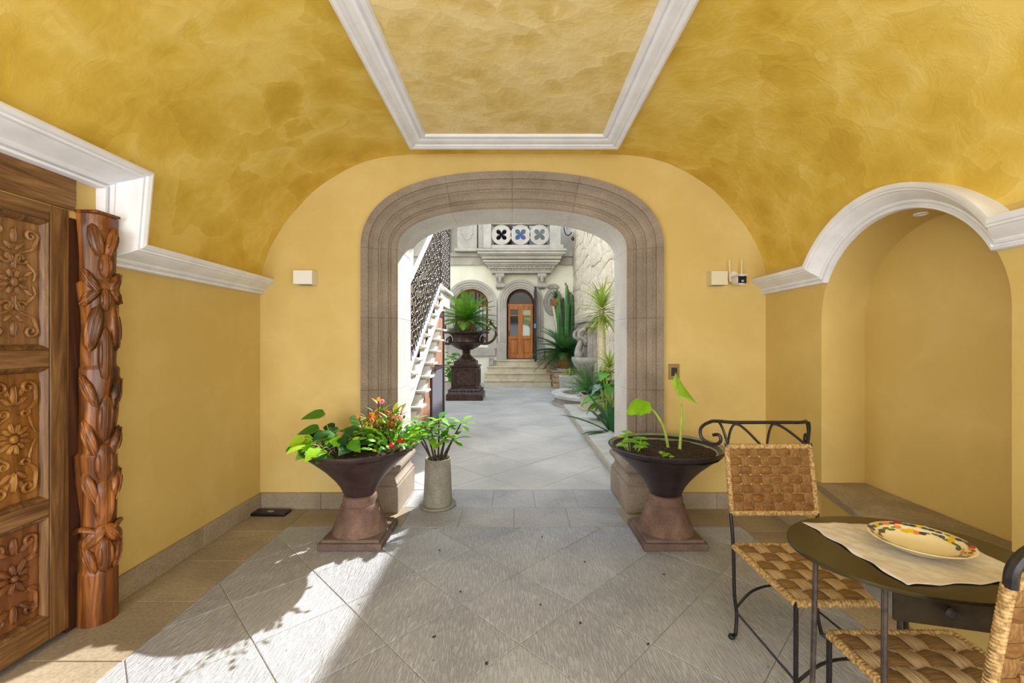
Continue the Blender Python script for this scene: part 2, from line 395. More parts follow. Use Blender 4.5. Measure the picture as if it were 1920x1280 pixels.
# moulded rectangular frame on the ceiling
def frame_sweep(path, prof):
    b = MB(); n = len(path); m = len(prof); cx = sum(p[0] for p in path)/n; cy = sum(p[1] for p in path)/n
    for (x, y) in path:
        for (o, z) in prof:
            b.v.append((x+(o if x > cx else -o), y+(o if y > cy else -o), z))
    for i in range(n):
        for k in range(m-1):
            i2 = (i+1) % n; b.f.append((i*m+k, i*m+k+1, i2*m+k+1, i2*m+k))
    return b
fr = frame_sweep([(-.68, -1.3), (.68, -1.3), (.68, 3.28), (-.68, 3.28)],
    [(-.01, 2.99), (-.01, 2.972), (.0, 2.958), (.022, 2.954), (.028, 2.962), (.036, 2.962), (.045, 2.95), (.065, 2.942), (.09, 2.94), (.098, 2.932),
     (.112, 2.932), (.12, 2.925), (.135, 2.922), (.15, 2.93), (.155, 2.95), (.157, 2.99)])
struct(fr.build('trim_3', 'white_trim'))
# cornices swept in the plane of the side walls
CP = [(0, -.004), (0, .022), (.004, .030), (.014, .032), (.018, .024), (.024, .022), (.027, .034), (.036, .040), (.044, .040), (.052, .052), (.064, .070),
      (.078, .090), (.086, .096), (.089, .106), (.098, .108), (.102, .116), (.118, .122), (.127, .122), (.127, -.16)]
def cornice(path, xw, side, scales, flip=1):
    b = MB(); n = len(path); m = len(CP)
    for i, (y, z) in enumerate(path):
        def nrm(a, c):
            d = Vector((c[0]-a[0], c[1]-a[1])).normalized(); return Vector((d.y, -d.x))*flip
        n1 = nrm(path[i-1], path[i]) if i else nrm(path[0], path[1]); n2 = nrm(path[i], path[i+1]) if i < n-1 else n1
        mt = (n1+n2); mt = mt/(max(.3, mt.dot(n1)))
        for o, p in CP:
            b.v.append((side*(xw-p*(scales[i] if p > 0 else 1)), y+mt.x*o, z+mt.y*o))
    for i in range(n-1):
        for k in range(m):
            k2 = (k+1) % m; b.f.append((i*m+k, i*m+k2, (i+1)*m+k2, (i+1)*m+k))
    b.f += [tuple(range(m)), tuple((n-1)*m+k for k in range(m))]
    return b
pl = [(YW+.005, 1.80), (2.21, 1.80), (2.21, 2.185), (.2, 2.185)]
struct(cornice(pl, 2.14, -1, [1, 1.3, 1.6, 1.6]).build('trim_1', 'white_trim', smooth=28))
b = MB(); m = len(CP); rings = []
am = lambda o: math.asin((1.80+o-ZA)/(RA+o))
rings.append([(YW+.005, 1.80+o) for o, p in CP])
for i in range(49):
    a = am(0)+(pi-2*am(0))*i/48
    rings.append([(YA+(RA+o)*cos(max(am(o), min(pi-am(o), a))), ZA+(RA+o)*sin(max(am(o), min(pi-am(o), a)))) for o, p in CP])
rings.append([(.2, 1.80+o) for o, p in CP])
for r_ in rings: b.v += [(2.12-p, y, z) for (y, z), (o, p) in zip(r_, CP)]
for i in range(len(rings)-1):
    for k in range(m): k2 = (k+1) % m; b.f.append((i*m+k, i*m+k2, (i+1)*m+k2, (i+1)*m+k))
b.f += [tuple(range(m)), tuple((len(rings)-1)*m+k for k in range(m))]
struct(b.build('trim_2', 'white_trim', smooth=28))
# left wall with the doorway opening
b = MB(); b.box((-2.45, 2.24, 0), (-2.14, YB, 2.0)); b.box((-2.45, .2, 2.0), (-2.14, 2.30, 2.42)); b.box((-2.45, -3.1, 0), (-2.14, .3, 2.42))
b.box((-2.45, .2, 0), (-2.35, 2.3, 2.1))
struct(b.build('wall_left', 'wall_plaster', smooth=0))
# right wall with arched niche
NB = 2.42
b = MB(); ysr = sorted(set([-3.1, 0, 1.0, 1.5, 1.7, YA-RA, YA+RA, 3.1, 3.3, YB]+[YA-.70+.02*i for i in range(71)]+[YA+RA*cos(pi*i/80) for i in range(81)]))
def ztop(y): return max(1.99, ZA+sqrt(max(0, .695**2-(y-YA)**2))) if abs(y-YA) < .695 else 1.99
def zhole(y): return ZA+sqrt(max(0, RA*RA-(y-YA)**2))
for y0, y1 in zip(ysr, ysr[1:]):
    inn = abs((y0+y1)/2-YA) < RA
    z0, z1 = (zhole(y0), zhole(y1)) if inn else (0, 0)
    b.add([(2.12, y0, z0), (2.12, y1, z1), (2.12, y1, ztop(y1)), (2.12, y0, ztop(y0))], [(0, 1, 2, 3)])
    b.add([(2.12, y0, ztop(y0)), (2.12, y1, ztop(y1)), (2.6, y1, ztop(y1)), (2.6, y0, ztop(y0))], [(0, 1, 2, 3)])
    if inn:
        b.add([(2.12, y0, z0), (2.12, y1, z1), (NB, y1, z1), (NB, y0, z0)], [(0, 1, 2, 3)])
        b.add([(NB, y0, 0), (NB, y1, 0), (NB, y1, z1), (NB, y0, z0)], [(0, 1, 2, 3)])
for y in (YA-RA, YA+RA): b.add([(2.12, y, 0), (NB, y, 0), (NB, y, ZA), (2.12, y, ZA)], [(0, 1, 2, 3)])
b.add([(2.6, -3.1, 0), (2.6, YB, 0), (2.6, YB, 2.4), (2.6, -3.1, 2.4)], [(0, 1, 2, 3)])
ow = b.build('wall_right', 'wall_plaster', smooth=30); struct(ow)
# arch outline
HX, HZ, ZS, XC = .966, .344, 2.18, -.015
def arch_path(off=0., z0=.0, n=64):
    inner = [(-HX, z0), (-HX, ZS)]
    for i in range(1, n):
        a = pi-pi*i/n; c, s_ = cos(a), sin(a); e = 2/2.35
        inner.append((HX*math.copysign(abs(c)**e, c), ZS+HZ*abs(s_)**e))
    inner += [(HX, ZS), (HX, z0)]
    return inner
def path_normals(p):
    N = []
    for i in range(len(p)):
        a = Vector(p[max(0, i-1)]); c = Vector(p[min(len(p)-1, i+1)]); d = (c-a).normalized(); N.append(Vector((-d.y, d.x)))
    N[0] = Vector((-1, 0)); N[1] = Vector((-1, 0)); N[-1] = Vector((1, 0)); N[-2] = Vector((1, 0)); return N
AP = arch_path(); AN = path_normals(AP)
ring = [(XC+p[0]+n.x*.26, p[1]+n.y*.26) for p, n in zip(AP, AN)]
def ring_z(x):
    r = ring[1:-1]
    for (a, za), (c, zc) in zip(r, r[1:]):
        if a <= x <= c and c > a: return za+(zc-za)*(x-a)/(c-a)
    return None
b = MB(); xs = sorted(set([-2.3, 2.3, ring[1][0], ring[-2][0]]+[-2.2+.05*i for i in range(89)]+[r[0] for r in ring[1:-1]]))
for x0, x1 in zip(xs, xs[1:]):
    if x1-x0 < 1e-5: continue
    def top(x): return max(2.0, vault_z(x)+.02) if abs(x) < 2.13 else 2.0
    zl = [ring_z(x) if ring[1][0]-1e-6 <= x <= ring[-2][0]+1e-6 and ring[1][0] < (x0+x1)/2 < ring[-2][0] else 0 for x in (x0, x1)]
    zl = [0 if z is None else z for z in zl]
    for y in (YW, YB):
        b.add([(x0, y, zl[0]), (x1, y, zl[1]), (x1, y, top(x1)), (x0, y, top(x0))], [(0, 1, 2, 3)])
    b.add([(x0, YW, zl[0]), (x1, YW, zl[1]), (x1, YB, zl[1]), (x0, YB, zl[0])], [(0, 1, 2, 3)])
for x in (ring[1][0], ring[-2][0]): b.add([(x, YW, 0), (x, YB, 0), (x, YB, ZS), (x, YW, ZS)], [(0, 1, 2, 3)])
struct(b.build('wall_far', 'wall_plaster', smooth=30))
b = MB(); b.box((-4.2, YB-.02, 0), (-2.3, YB+.1, 6)); b.box((2.3, YB-.02, 0), (4.2, YB+.1, 6)); b.box((-2.3, YB-.02, 2.95), (2.3, YB+.1, 6))
struct(b.build('wall_courtyard_near', 'cream_plaster', smooth=0))
# moulded stone surround in blocks
AS = arch_path(z0=.40, n=64); ASN = path_normals(AS)
APF = [(0, YB), (0, 3.645), (.012, 3.632), (.05, 3.632), (.056, 3.618), (.064, 3.612), (.07, 3.618), (.08, 3.628), (.105, 3.622), (.128, 3.604), (.133, 3.594),
       (.141, 3.590), (.147, 3.596), (.158, 3.604), (.185, 3.598), (.203, 3.582), (.208, 3.572), (.216, 3.566), (.222, 3.570), (.224, 3.560), (.284, 3.556), (.284, YB)]
def seg_along(t0, t1):      # arc-length portion of AS
    L = [0]
    for a, c in zip(AS, AS[1:]): L.append(L[-1]+(Vector(c)-Vector(a)).length)
    tot = L[-1]; t0 = t0 if t0 >= 0 else tot+t0; t1 = t1 if t1 > 0 else tot+t1
    out = []
    def at_(t):
        for i in range(len(AS)-1):
            if L[i] <= t <= L[i+1]+1e-9:
                f = (t-L[i])/(L[i+1]-L[i]); return Vector(AS[i]).lerp(Vector(AS[i+1]), f), ASN[i].lerp(ASN[i+1], f).normalized()
    out.append(at_(t0)); out += [(Vector(AS[i]), ASN[i]) for i in range(len(AS)) if t0+.004 < L[i] < t1-.004]; out.append(at_(t1))
    return out, tot
_, TOT = seg_along(0, .1)
J = ZS-.40; ha = (TOT-2*J)
sur = thing('arch_surround', 'moulded grey-brown stone surround of the big archway to the courtyard', 'arch', (XC, 3.6, 0))
cuts = [0, .60, 1.20, J, J+ha*.27, J+ha*.5, J+ha*.73, TOT-J, TOT-1.20, TOT-.60, TOT]
for t0, t1 in zip(cuts, cuts[1:]):
    sg, _ = seg_along(t0+.0002, t1-.0002); b = MB(); m = len(APF)
    s2, _ = seg_along(t0+.004, t1-.004); sg = [sg[0]]+s2+[sg[-1]]
    for q, (p, n_) in enumerate(sg):
        e = .003 if q in (0, len(sg)-1) else 0
        for o, y in APF: b.v.append((XC+p.x+n_.x*(o+e), y+(e if y < YB else 0), p.y+n_.y*(o+e)))
    for i in range(len(sg)-1):
        for k in range(m): k2 = (k+1) % m; b.f.append((i*m+k, i*m+k2, (i+1)*m+k2, (i+1)*m+k))
    b.f += [tuple(range(m)), tuple((len(sg)-1)*m+k for k in range(m))]
    o = b.build('stone_block', ['cantera', 'cantera_lit'], sur, True, 30)
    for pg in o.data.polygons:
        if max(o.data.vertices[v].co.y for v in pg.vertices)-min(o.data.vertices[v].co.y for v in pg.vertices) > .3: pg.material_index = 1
for s in (-1, 1):   # base blocks: plinth, scotia, torus
    def X(v): return XC+s*v
    b = MB(); b.box((min(X(.935), X(1.27)), 3.53, 0), (max(X(.935), X(1.27)), YB+.03, .215)); b.build('base_block', 'cantera', sur, True, bevel=.006)
    pf = [(.215, .0), (.235, -.004), (.25, .012), (.275, .022), (.30, .018), (.32, .004), (.33, -.012), (.345, -.02), (.365, -.02), (.38, -.010), (.385, .01), (.402, .014)]
    b = MB(); nP = len(pf)
    for z, d in pf:
        a0_, a1_ = .947+d, 1.262-d; y0_, y1_ = 3.545+d, YB+.02-d
        b.v += [(X(a0_), y0_, z), (X(a1_), y0_, z), (X(a1_), y1_, z), (X(a0_), y1_, z)]
    for i in range(nP-1):
        for k in range(4): b.f.append((i*4+k, i*4+(k+1) % 4, (i+1)*4+(k+1) % 4, (i+1)*4+k))
    b.f += [(0, 1, 2, 3), tuple((nP-1)*4+k for k in range(4))]
    b.build('base_moulding', 'cantera', sur, True, 40)
# baseboards
def baseboard(name, segs, axis, fixed, d):
    root = None
    for i, (a, c) in enumerate(zip(segs, segs[1:])):
        if axis == 'x': o = MB().box((a+.001, fixed-d, 0), (c-.001, fixed+.02, .135))
        else: o = MB().box((min(fixed, fixed+d), a+.001, 0), (max(fixed, fixed+d), c-.001, .135))
        o = o.build('stone_slab' if root else name, 'baseboard_stone', root, bevel=.003)
        if not root: root = o; struct(o)
baseboard('baseboard_far_left', [-2.14, -1.62, -1.275-.0], 'x', YW, .02)
baseboard('baseboard_far_right', [1.25, 1.70, 2.12], 'x', YW, .02)
baseboard('baseboard_left', [2.29, 2.42, 2.95, 3.42, YW-.02], 'y', -2.14, .022)
baseboard('baseboard_right', [3.02, YW-.02], 'y', 2.12, -.022)
# ------------------------------------------------------------------ floors
def clip(poly, ax, val, keep_less):
    out = []
    for i in range(len(poly)):
        a, c = poly[i], poly[(i+1) % len(poly)]
        ia = (a[ax] <= val) == keep_less or a[ax] == val; ic = (c[ax] <= val) == keep_less or c[ax] == val
        if ia: out.append(a)
        if ia != ic:
            t = (val-a[ax])/(c[ax]-a[ax]); out.append((a[0]+t*(c[0]-a[0]), a[1]+t*(c[1]-a[1])))
    return out
def tile_poly(poly, mat, parent, name='tile', g=.0022, z=0.):
    cx = sum(p[0] for p in poly)/len(poly); cy = sum(p[1] for p in poly)/len(poly)
    ar = abs(sum(poly[i][0]*poly[(i+1) % len(poly)][1]-poly[(i+1) % len(poly)][0]*poly[i][1] for i in range(len(poly))))/2
    if ar < .004: return
    def ins(d):
        return [(p[0]+(cx-p[0])*d/max(.05, sqrt((p[0]-cx)**2+(p[1]-cy)**2))*1.2, p[1]+(cy-p[1])*d/max(.05, sqrt((p[0]-cx)**2+(p[1]-cy)**2))*1.2) for p in poly]
    dz = z+random.uniform(-.0006, .0006); p0 = ins(g); p1 = ins(g+.003); b = MB(); n = len(poly)
    b.v = [(x, y, dz-.02) for x, y in p0]+[(x, y, dz-.003) for x, y in p0]+[(x, y, dz) for x, y in p1]
    for k in range(2): b.f += [(k*n+i, k*n+(i+1) % n, (k+1)*n+(i+1) % n, (k+1)*n+i) for i in range(n)]
    b.f.append(tuple(2*n+i for i in range(n)))
    b.build(name, mat, parent, smooth=0)
def diag_field(x0, x1, y0, y1, pitch, ou, ov, mats, parent, **kw):
    r2 = sqrt(2); R = range(-30, 40)
    for i in R:
        for j in R:
            us = (ou+pitch*i, ou+pitch*(i+1)); vs = (ov+pitch*j, ov+pitch*(j+1))
            poly = [((u-v)/r2, (u+v)/r2) for u, v in ((us[0], vs[0]), (us[1], vs[0]), (us[1], vs[1]), (us[0], vs[1]))]
            if max(p[0] for p in poly) <= x0 or min(p[0] for p in poly) >= x1 or max(p[1] for p in poly) <= y0 or min(p[1] for p in poly) >= y1: continue
            for ax, val, kl in ((0, x0, False), (0, x1, True), (1, y0, False), (1, y1, True)):
                poly = clip(poly, ax, val, kl)
                if len(poly) < 3: break
            if len(poly) >= 3: tile_poly(poly, random.choice(mats), parent, **kw)
fl = struct(bx('floor', (-2.45, -3.1, -.12), (2.6, YB, -.004), 'grout'))
diag_field(-1.72, 1.72, -.4, 3.27, .435, 1.0, 1.40, ['tile_cut_a', 'tile_cut_a', 'tile_cut_b', 'tile_cut_c', 'tile_cut_d'], fl)
for s in (-1, 1):
    y = 3.20+.435
    while y > 0:
        x0, x1 = sorted((s*1.72, s*2.14)); tile_poly([(x0, y-.435), (x1, y-.435), (x1, min(y, YW)), (x0, min(y, YW))], 'tile_smooth', fl); y -= .435
for k in range(8):
    x0 = -1.72+.43*k; tile_poly([(x0, 3.27), (x0+.43, 3.27), (x0+.43, 3.655), (x0, 3.655)], 'tile_grey' if 2 <= k <= 5 else 'tile_smooth', fl)
for k in range(5):
    x0 = -.93+.37*k; tile_poly([(x0, 3.655), (x0+.37, 3.655), (x0+.37, YB-.01), (x0, YB-.01)], 'tile_grey', fl)
struct(bx('floor_rear', (-2.3, -3.1, -.004), (2.3, -.41, -.0005), 'tile_smooth'))
cf = struct(bx('floor_courtyard', (-4.2, YB, -.12), (2.2, 15, -.006), 'court_light'))
diag_field(-3.4, 1.02, YB, 8.8, .62, .5, .9, ['court_floor'], cf, g=.003)
struct(bx('floor_courtyard_far', (-4.2, 8.8, -.006), (2.0, 15, -.001), 'court_floor'))
struct(bx('ground_street', (-20, -30, -.3), (20, -3.1, -.02), 'court_floor'))
# bench slab and base in the niche
bench = thing('stone_bench', 'low built-in bench with a rough stone seat slab below the arched wall niche', 'bench', (2.2, 2.4, 0))
pts = [(NB-.002, 1.842), (NB-.002, 2.978), (2.10, 3.02), (1.935, 2.40), (1.88, 1.5), (2.115, 1.5), (2.115, 1.842)]
MB().hexa([(x, y, .385) for x, y in pts], [(x, y, .43) for x, y in pts]).build('seat_slab', 'baseboard_stone', bench, True, 30, .004)
p2_ = [(NB-.002, 1.845), (NB-.002, 2.976), (2.125, 2.995), (1.965, 2.40), (1.91, 1.505), (2.118, 1.505), (2.118, 1.845)]
MB().hexa([(x, y, 0) for x, y in p2_], [(x, y, .385) for x, y in p2_]).build('base', 'wall_plaster', bench, True, 30)
# ------------------------------------------------------------------ carved door, post and lintel on the left
XD = -2.14
door = thing('carved_door', 'heavy old wooden double door with rows of carved floral panels at the left edge', 'door', (XD, 1.45, 0))
def dbox(name, x0, y0, z0, x1, y1, z1, mat='door_wood', bev=.004, par=None): return bx(name, (x0, y0, z0), (x1, y1, z1), mat, par or door, True, bev)
for s_ in (1.990, 1.655, 1.575, 1.235): dbox('stile', XD-.05, s_, .03, XD+.004, s_+.085, 2.03)
rails = [(.03, .135), (.60, .675), (1.285, 1.365), (1.955, 2.03)]
for y0, y1 in ((1.741, 1.989), (1.321, 1.574)):
    for z0, z1 in rails: dbox('rail', XD-.05, y0, z0, XD+.002, y1, z1, 'door_wood_h')
dbox('jamb', XD-.06, 2.078, .0, XD-.012, 2.15, 2.05, 'dark_door_wood')
PZ = [(.135, .60), (.675, 1.285), (1.365, 1.955)]
def scroll(b, cx, cz, r, turns, a0, sgn, th=.008, tail=None):
    pts = []; n = int(14*turns)
    for i in range(n+1):
        t = i/n; a = a0+sgn*2*pi*turns*t; q = r*(.18+.82*t); pts.append((.004+.004*(1-t), cx+q*cos(a), cz+q*sin(a)))
    if tail: pts = pts[:-1]+crom([pts[-2], pts[-1]]+[(.004, y, z) for y, z in tail], 5)[5:]
    n = len(pts); b.tube(pts, [th*(.7+.5*sin(pi*min(1, (i+1)/n))) for i in range(n)], 6)
def petal(b, cy, cz, a, r0, L, w_, h=.010):
    d = Vector((0, cos(a), sin(a))); p = Vector((0, -sin(a), cos(a))); c = Vector((.002, cy, cz))+d*(r0+L/2)
    b.ell(c, (d*L/2, p*w_/2, Vector((h, 0, 0))), 8, 5)
    b.tube([c-d*L*.38+Vector((h*.9, 0, 0)), c+Vector((h*1.05, 0, 0)), c+d*L*.4+Vector((h*.7, 0, 0))], .0018, 4)
def carving(kind, hw, hh):
    b = MB()
    if kind == 0:
        b.ell((.006, 0, 0), ((.014, 0, 0), (0, .016, 0), (0, 0, .022)))
        for k in range(8): petal(b, 0, 0, pi/8+k*pi/4, .018, .042, .026)
        for s in (-1, 1):
            z = s*hh
            for k in (-1, 1):
                scroll(b, k*hw*.25, s*hh*.40, .026, 1.2, -pi/2*s, k*s, .007, [(k*hw*.55, s*hh*.33), (k*hw*.86, s*hh*.18), (k*hw*.80, s*hh*.04)])
                scroll(b, k*hw*.68, s*hh*.80, .027, 1.25, pi/2*s, -k*s, .007, [(k*hw*.80, s*hh*.60), (k*hw*.45, s*hh*.52), (k*hw*.15, s*hh*.47)])
                petal(b, k*.006, s*hh*.52, s*pi/2-k*.7*s, .0, .05, .022); petal(b, k*.01, s*hh*.30, s*pi/2-k*.35*s, 0, .05, .018)
                petal(b, k*hw*.4, s*hh*.10, s*.7 if k > 0 else pi-s*.7, .0, .045, .02)
            petal(b, 0, s*hh*.62, s*pi/2, 0, .075, .034, .014); petal(b, 0, s*hh*.20, s*pi/2, 0, .06, .026, .012)
    elif kind == 1:
        b.ell((.008, 0, 0), ((.014, 0, 0), (0, .018, 0), (0, 0, .018)))
        for k in range(12): petal(b, 0, 0, k*pi/6+.2, .02, .055 if k % 2 else .048, .026, .012)
        for s in (-1, 1):
            for k in (-1, 1):
                scroll(b, k*hw*.55, s*hh*.80, .028, 1.2, pi/2*s, -k*s, .008, [(k*hw*.88, s*hh*.56), (k*hw*.5, s*hh*.42), (k*hw*.2, s*hh*.40)])
                scroll(b, k*hw*.42, s*hh*.40, .020, 1.1, 0, k*s, .007, [(k*hw*.7, s*hh*.22), (k*hw*.9, s*hh*.05)])
                petal(b, k*.01, s*hh*.52, s*(pi/2)-k*.8*s, 0, .06, .026, .012); petal(b, k*.02, s*hh*.66, s*pi/2-k*.4*s, 0, .05, .024)
            petal(b, 0, s*hh*.50, s*pi/2, 0, .10, .038, .015)
    else:
        for k in range(9): petal(b, 0, hh*.05, k*2*pi/9+.3, .012, .075 if k % 2 else .055, .03, .014)
        b.ell((.008, 0, hh*.05), ((.016, 0, 0), (0, .016, 0), (0, 0, .016)))
        for s in (-1, 1):
            for k in (-1, 1):
                scroll(b, k*hw*.62, s*hh*.74, .026, 1.2, pi/2*s, -k*s, .008, [(k*hw*.85, s*hh*.45), (k*hw*.5, s*hh*.36)])
                petal(b, k*.02, s*hh*.55, s*pi/2-k*.9*s, 0, .07, .032, .014); petal(b, k*hw*.5, s*hh*.3, s*pi/2-k*1.2*s, 0, .05, .03, .012)
            petal(b, 0, s*hh*.52, s*pi/2, 0, .085, .04, .015)
    return b
for y0, y1 in ((1.741, 1.989), (1.321, 1.574)):
    for kind, (z0, z1) in zip((2, 1, 0), PZ):
        yc, zc, hw, hh = (y0+y1)/2, (z0+z1)/2, (y1-y0)/2, (z1-z0)/2
        mt = ('carved_pale', 'carved_amber', 'carved_rust')[kind]
        pn = dbox('panel', XD-.05, y0, z0, XD-.026, y1, z1, mt, 0)
        fr_ = MB()                                  # moulding round the panel
        for k, (d, x) in enumerate([(0, .0), (.006, .003), (.012, -.003), (.016, -.006), (.024, -.022)]):
            fr_.v += [(XD+x, yc+sy*(hw-d), zc+sz*(hh-d)) for sy, sz in ((-1, -1), (1, -1), (1, 1), (-1, 1))]
        for k in range(4): fr_.f += [(k*4+i, k*4+(i+1) % 4, k*4+4+(i+1) % 4, k*4+4+i) for i in range(4)]
        fr_.build('panel_moulding', 'door_wood', door, True, 20)
        cv = carving(kind, hw-.028, hh-.03); cv.v = [(XD-.026+x, yc+y, zc+z) for x, y, z in cv.v]
        cv.build('carving', mt, pn, True, 60)
# post with carved leaves
PX, PY = -2.105, 2.185
post = thing('carved_post', 'reddish carved wooden post with overlapping leaves at the right side of the door', 'post', (PX, PY, 0))
b = MB(); nz, na = 150, 30
def post_r(a, z):
    r = .073+.014*noise.noise(Vector((cos(a)*1.5, sin(a)*1.5, z*3)))
    t = (z*2.35) % 1.0; lobe = abs(((a/(2*pi)*6)+(.5 if int(z*2.35) % 2 else 0)) % 1-.5)*2
    if .26 < z < 1.98: r += .017*(t**1.3)*(1-.8*lobe**2)-.006
    r += .005*noise.noise(Vector((cos(a)*7, sin(a)*7, z*8)))
    if z < .26: r = .078+.003*noise.noise(Vector((cos(a)*5, sin(a)*5, z*4)))
    return r
b.grid(lambda i, j: (PX+post_r(2*pi*i/na, 2.03*j/(nz-1))*cos(2*pi*i/na), PY+post_r(2*pi*i/na, 2.03*j/(nz-1))*sin(2*pi*i/na), 2.03*j/(nz-1)), na, nz, True)
b.f += [tuple(range(na)), tuple((nz-1)*na+i for i in range(na))]
b.build('shaft', 'post_wood', post, True, 50)
def pleaf(zc, a, L, w_, tilt, up=1):
    c = Vector((PX+.076*cos(a), PY+.076*sin(a), zc)); n = Vector((cos(a), sin(a), 0)); t = Vector((-sin(a), cos(a), 0)); z = Vector((0, 0, up))
    d = (z+t*tilt).normalized(); p = n.cross(d)
    b = MB(); b.ell(c, (d*L/2, p*w_/2, n*.020), 10, 6); b.tube([c-d*L*.42+n*.014, c+n*.0225, c+d*L*.42+n*.016], .0035, 5)
    b.ell(c+p*w_*.3+n*.004, (d*L*.32, p*w_*.18, n*.016), 6, 4); b.ell(c-p*w_*.3+n*.004, (d*L*.32, p*w_*.18, n*.016), 6, 4)
    b.build('carved_leaf', 'post_wood', post, True, 60)
random.seed(3)
A0 = -.75
for zc, a, L, w_, t, up in [(1.90, -.1, .17, .055, .25, 1), (1.90, -.9, .17, .06, -.2, 1), (1.78, -.45, .13, .06, 0, 1), (1.70, .15, .12, .045, .5, 1), (1.70, -1.15, .14, .05, -.6, 1),
        (1.61, -.45, .12, .05, 0, -1), (1.63, .2, .10, .05, .8, -1), (1.62, -1.2, .12, .05, -.9, -1), (1.47, -1.0, .24, .07, .15, 1), (1.47, .15, .24, .06, -.1, 1), (1.34, -.45, .28, .062, 0, 1),
        (1.16, -1.25, .18, .05, -.4, 1), (1.14, .25, .18, .05, .3, 1), (1.02, -.45, .24, .07, .05, 1), (.93, -1.2, .20, .06, -.3, 1), (.90, .2, .16, .055, .3, 1), (.80, -.5, .2, .08, 0, 1),
        (.68, -1.15, .18, .06, .3, -1), (.68, .2, .18, .06, -.3, -1), (.60, -.5, .24, .085, 0, -1), (.44, -1.0, .14, .07, .8, 1), (.44, .0, .14, .07, -.8, 1), (.34, -.45, .18, .07, 0, 1), (.33, -1.2, .15, .05, -.3, 1), (.33, .3, .15, .05, .3, 1)]:
    pleaf(zc, a+.0, L, w_, t, up)
for zc in (.47,):
    MB().tube([(PX+.083*cos(a), PY+.083*sin(a), zc+.015*sin(a*3)) for a in [2*pi*i/24 for i in range(24)]], .014, 6, True).build('carved_band', 'post_wood', post, True, 60)
MB().box((PX-.1, PY-.085, 2.031), (PX+.075, PY+.045, 2.045)).build('cap_board', 'post_wood', post, True, 30, .003)
# lintel above the door
lin = thing('door_lintel', 'dark wooden lintel board with a scalloped top edge above the carved door', 'lintel', (XD, 1.4, 2.03))
b = MB(); ys_ = [.9+.04*i for i in range(31)]
top = [2.215 if y > 2.0 else 2.215-.03*min(1, (2.0-y)/.05)+.035*sin(max(0, (1.95-y))*3.2)**2 for y in ys_]
n = len(ys_)
for x in (XD-.04, XD+.012):
    for y, t in zip(ys_, top): b.v += [(x, y, 2.06), (x, y, t)]
for k in (0, 1): b.f += [(k*2*n+2*i, k*2*n+2*i+2, k*2*n+2*i+3, k*2*n+2*i+1) for i in range(n-1)]
for i in range(n-1): b.f += [(2*i, 2*i+2, 2*n+2*i+2, 2*n+2*i), (2*i+1, 2*i+3, 2*n+2*i+3, 2*n+2*i+1)]
b.f += [(0, 1, 2*n+1, 2*n), (2*n-2, 2*n-1, 4*n-1, 4*n-2)]
b.build('board', 'door_wood_h', lin, True, 20)
pf = [(0, 2.032), (.028, 2.034), (.034, 2.040), (.030, 2.046), (.036, 2.052), (.028, 2.062), (.014, 2.066), (.0, 2.07)]
b = MB()
for y in (.9, 2.255-.17): b.v += [(XD-.03+d*1.3 if False else XD-.01+d, y, z) for d, z in pf]
m = len(pf); b.f += [(k, k+1, m+k+1, m+k) for k in range(m-1)]+[tuple(range(m)), tuple(range(m, 2*m))]
b.build('moulding', 'door_wood_h', lin, True, 20)
# ------------------------------------------------------------------ wall fittings
t = thing('wall_light', 'small white cube wall light alone on the end wall, left of the archway', 'light', (-1.735, YW, 1.93))
b = MB(); b.box((-.078, -.10, -.055), (.078, 0, .058)); b.build('housing', 'white_plastic', t, bevel=.003)
bx('lens', (-.05, -.08, -.0575), (.05, -.02, -.0555), 'bowl_inside', t)
t = thing('wall_light', 'cream cube wall light beside the security camera, right of the archway', 'light', (1.69, YW, 1.93))
b = MB(); b.box((-.068, -.09, -.06), (.068, 0, .055)); b.build('housing', 'cream_plastic', t, bevel=.003)
bx('lens', (-.045, -.07, -.0625), (.045, -.02, -.0605), 'bowl_inside', t)
t = thing('security_camera', 'white and black wireless security camera with two upright antennas on the end wall', 'camera', (1.845, YW, 1.92))
MB().lathe([(.0, -.0), (.045, 0), (.045, .012), (.035, .02), (0, .02)], 20).build('base', 'white_plastic', t).matrix_local = Matrix.Translation((.0, 0, .03)) @ Matrix.Rotation(pi/2, 4, 'X')
MB().tube([(0, -.02, .03), (0, -.05, .03), (0, -.07, .01)], .012, 8).build('arm', 'white_plastic', t)
MB().tube([(-.003, -.05, -.01), (-.003, -.15, -.018)], .04, 20).build('housing', 'white_plastic', t, bevel=.004)
fb = bx('lens_plate', (-.037, -.156, -.045), (.031, -.149, .012), 'black_plastic', t, bevel=.003)
bx('visor', (-.04, -.17, .018), (.034, -.05, .026), 'white_plastic', t, bevel=.003)
lb = MB().lathe([(0, 0), (.011, 0), (.011, .004), (.006, .006), (0, .004)], 16).build('lens', 'pane_blue', fb); lb.matrix_local = Matrix.Translation((-.003, -.156, -.028)) @ Matrix.Rotation(pi/2, 4, 'X')
for s in (-1, 1): MB().tube([(s*.048-.002, -.05, -.02), (s*.048-.002, -.05, .01), (s*.05-.004, -.05, .165)], [.008, .0075, .004], 8).build('antenna', 'antenna_white', t)
t = thing('light_switch', 'bronze rectangular switch plate with a black button beside the stone surround', 'switch', (1.345, YW, 1.15))
bx('plate', (-.045, -.010, -.065), (.045, 0, .065), 'bronze_plate', t, bevel=.003)
bx('rocker', (-.024, -.015, -.035), (.024, -.010, .035), 'black_plastic', t, bevel=.002)
t = thing('floor_trap', 'flat black plastic box with a round light spot on the left corner floor', 'box', (-1.985, 3.52, 0), rz=-.03)
bx('case', (-.145, -.055, 0), (.145, .055, .022), 'black_plastic', t, bevel=.004)
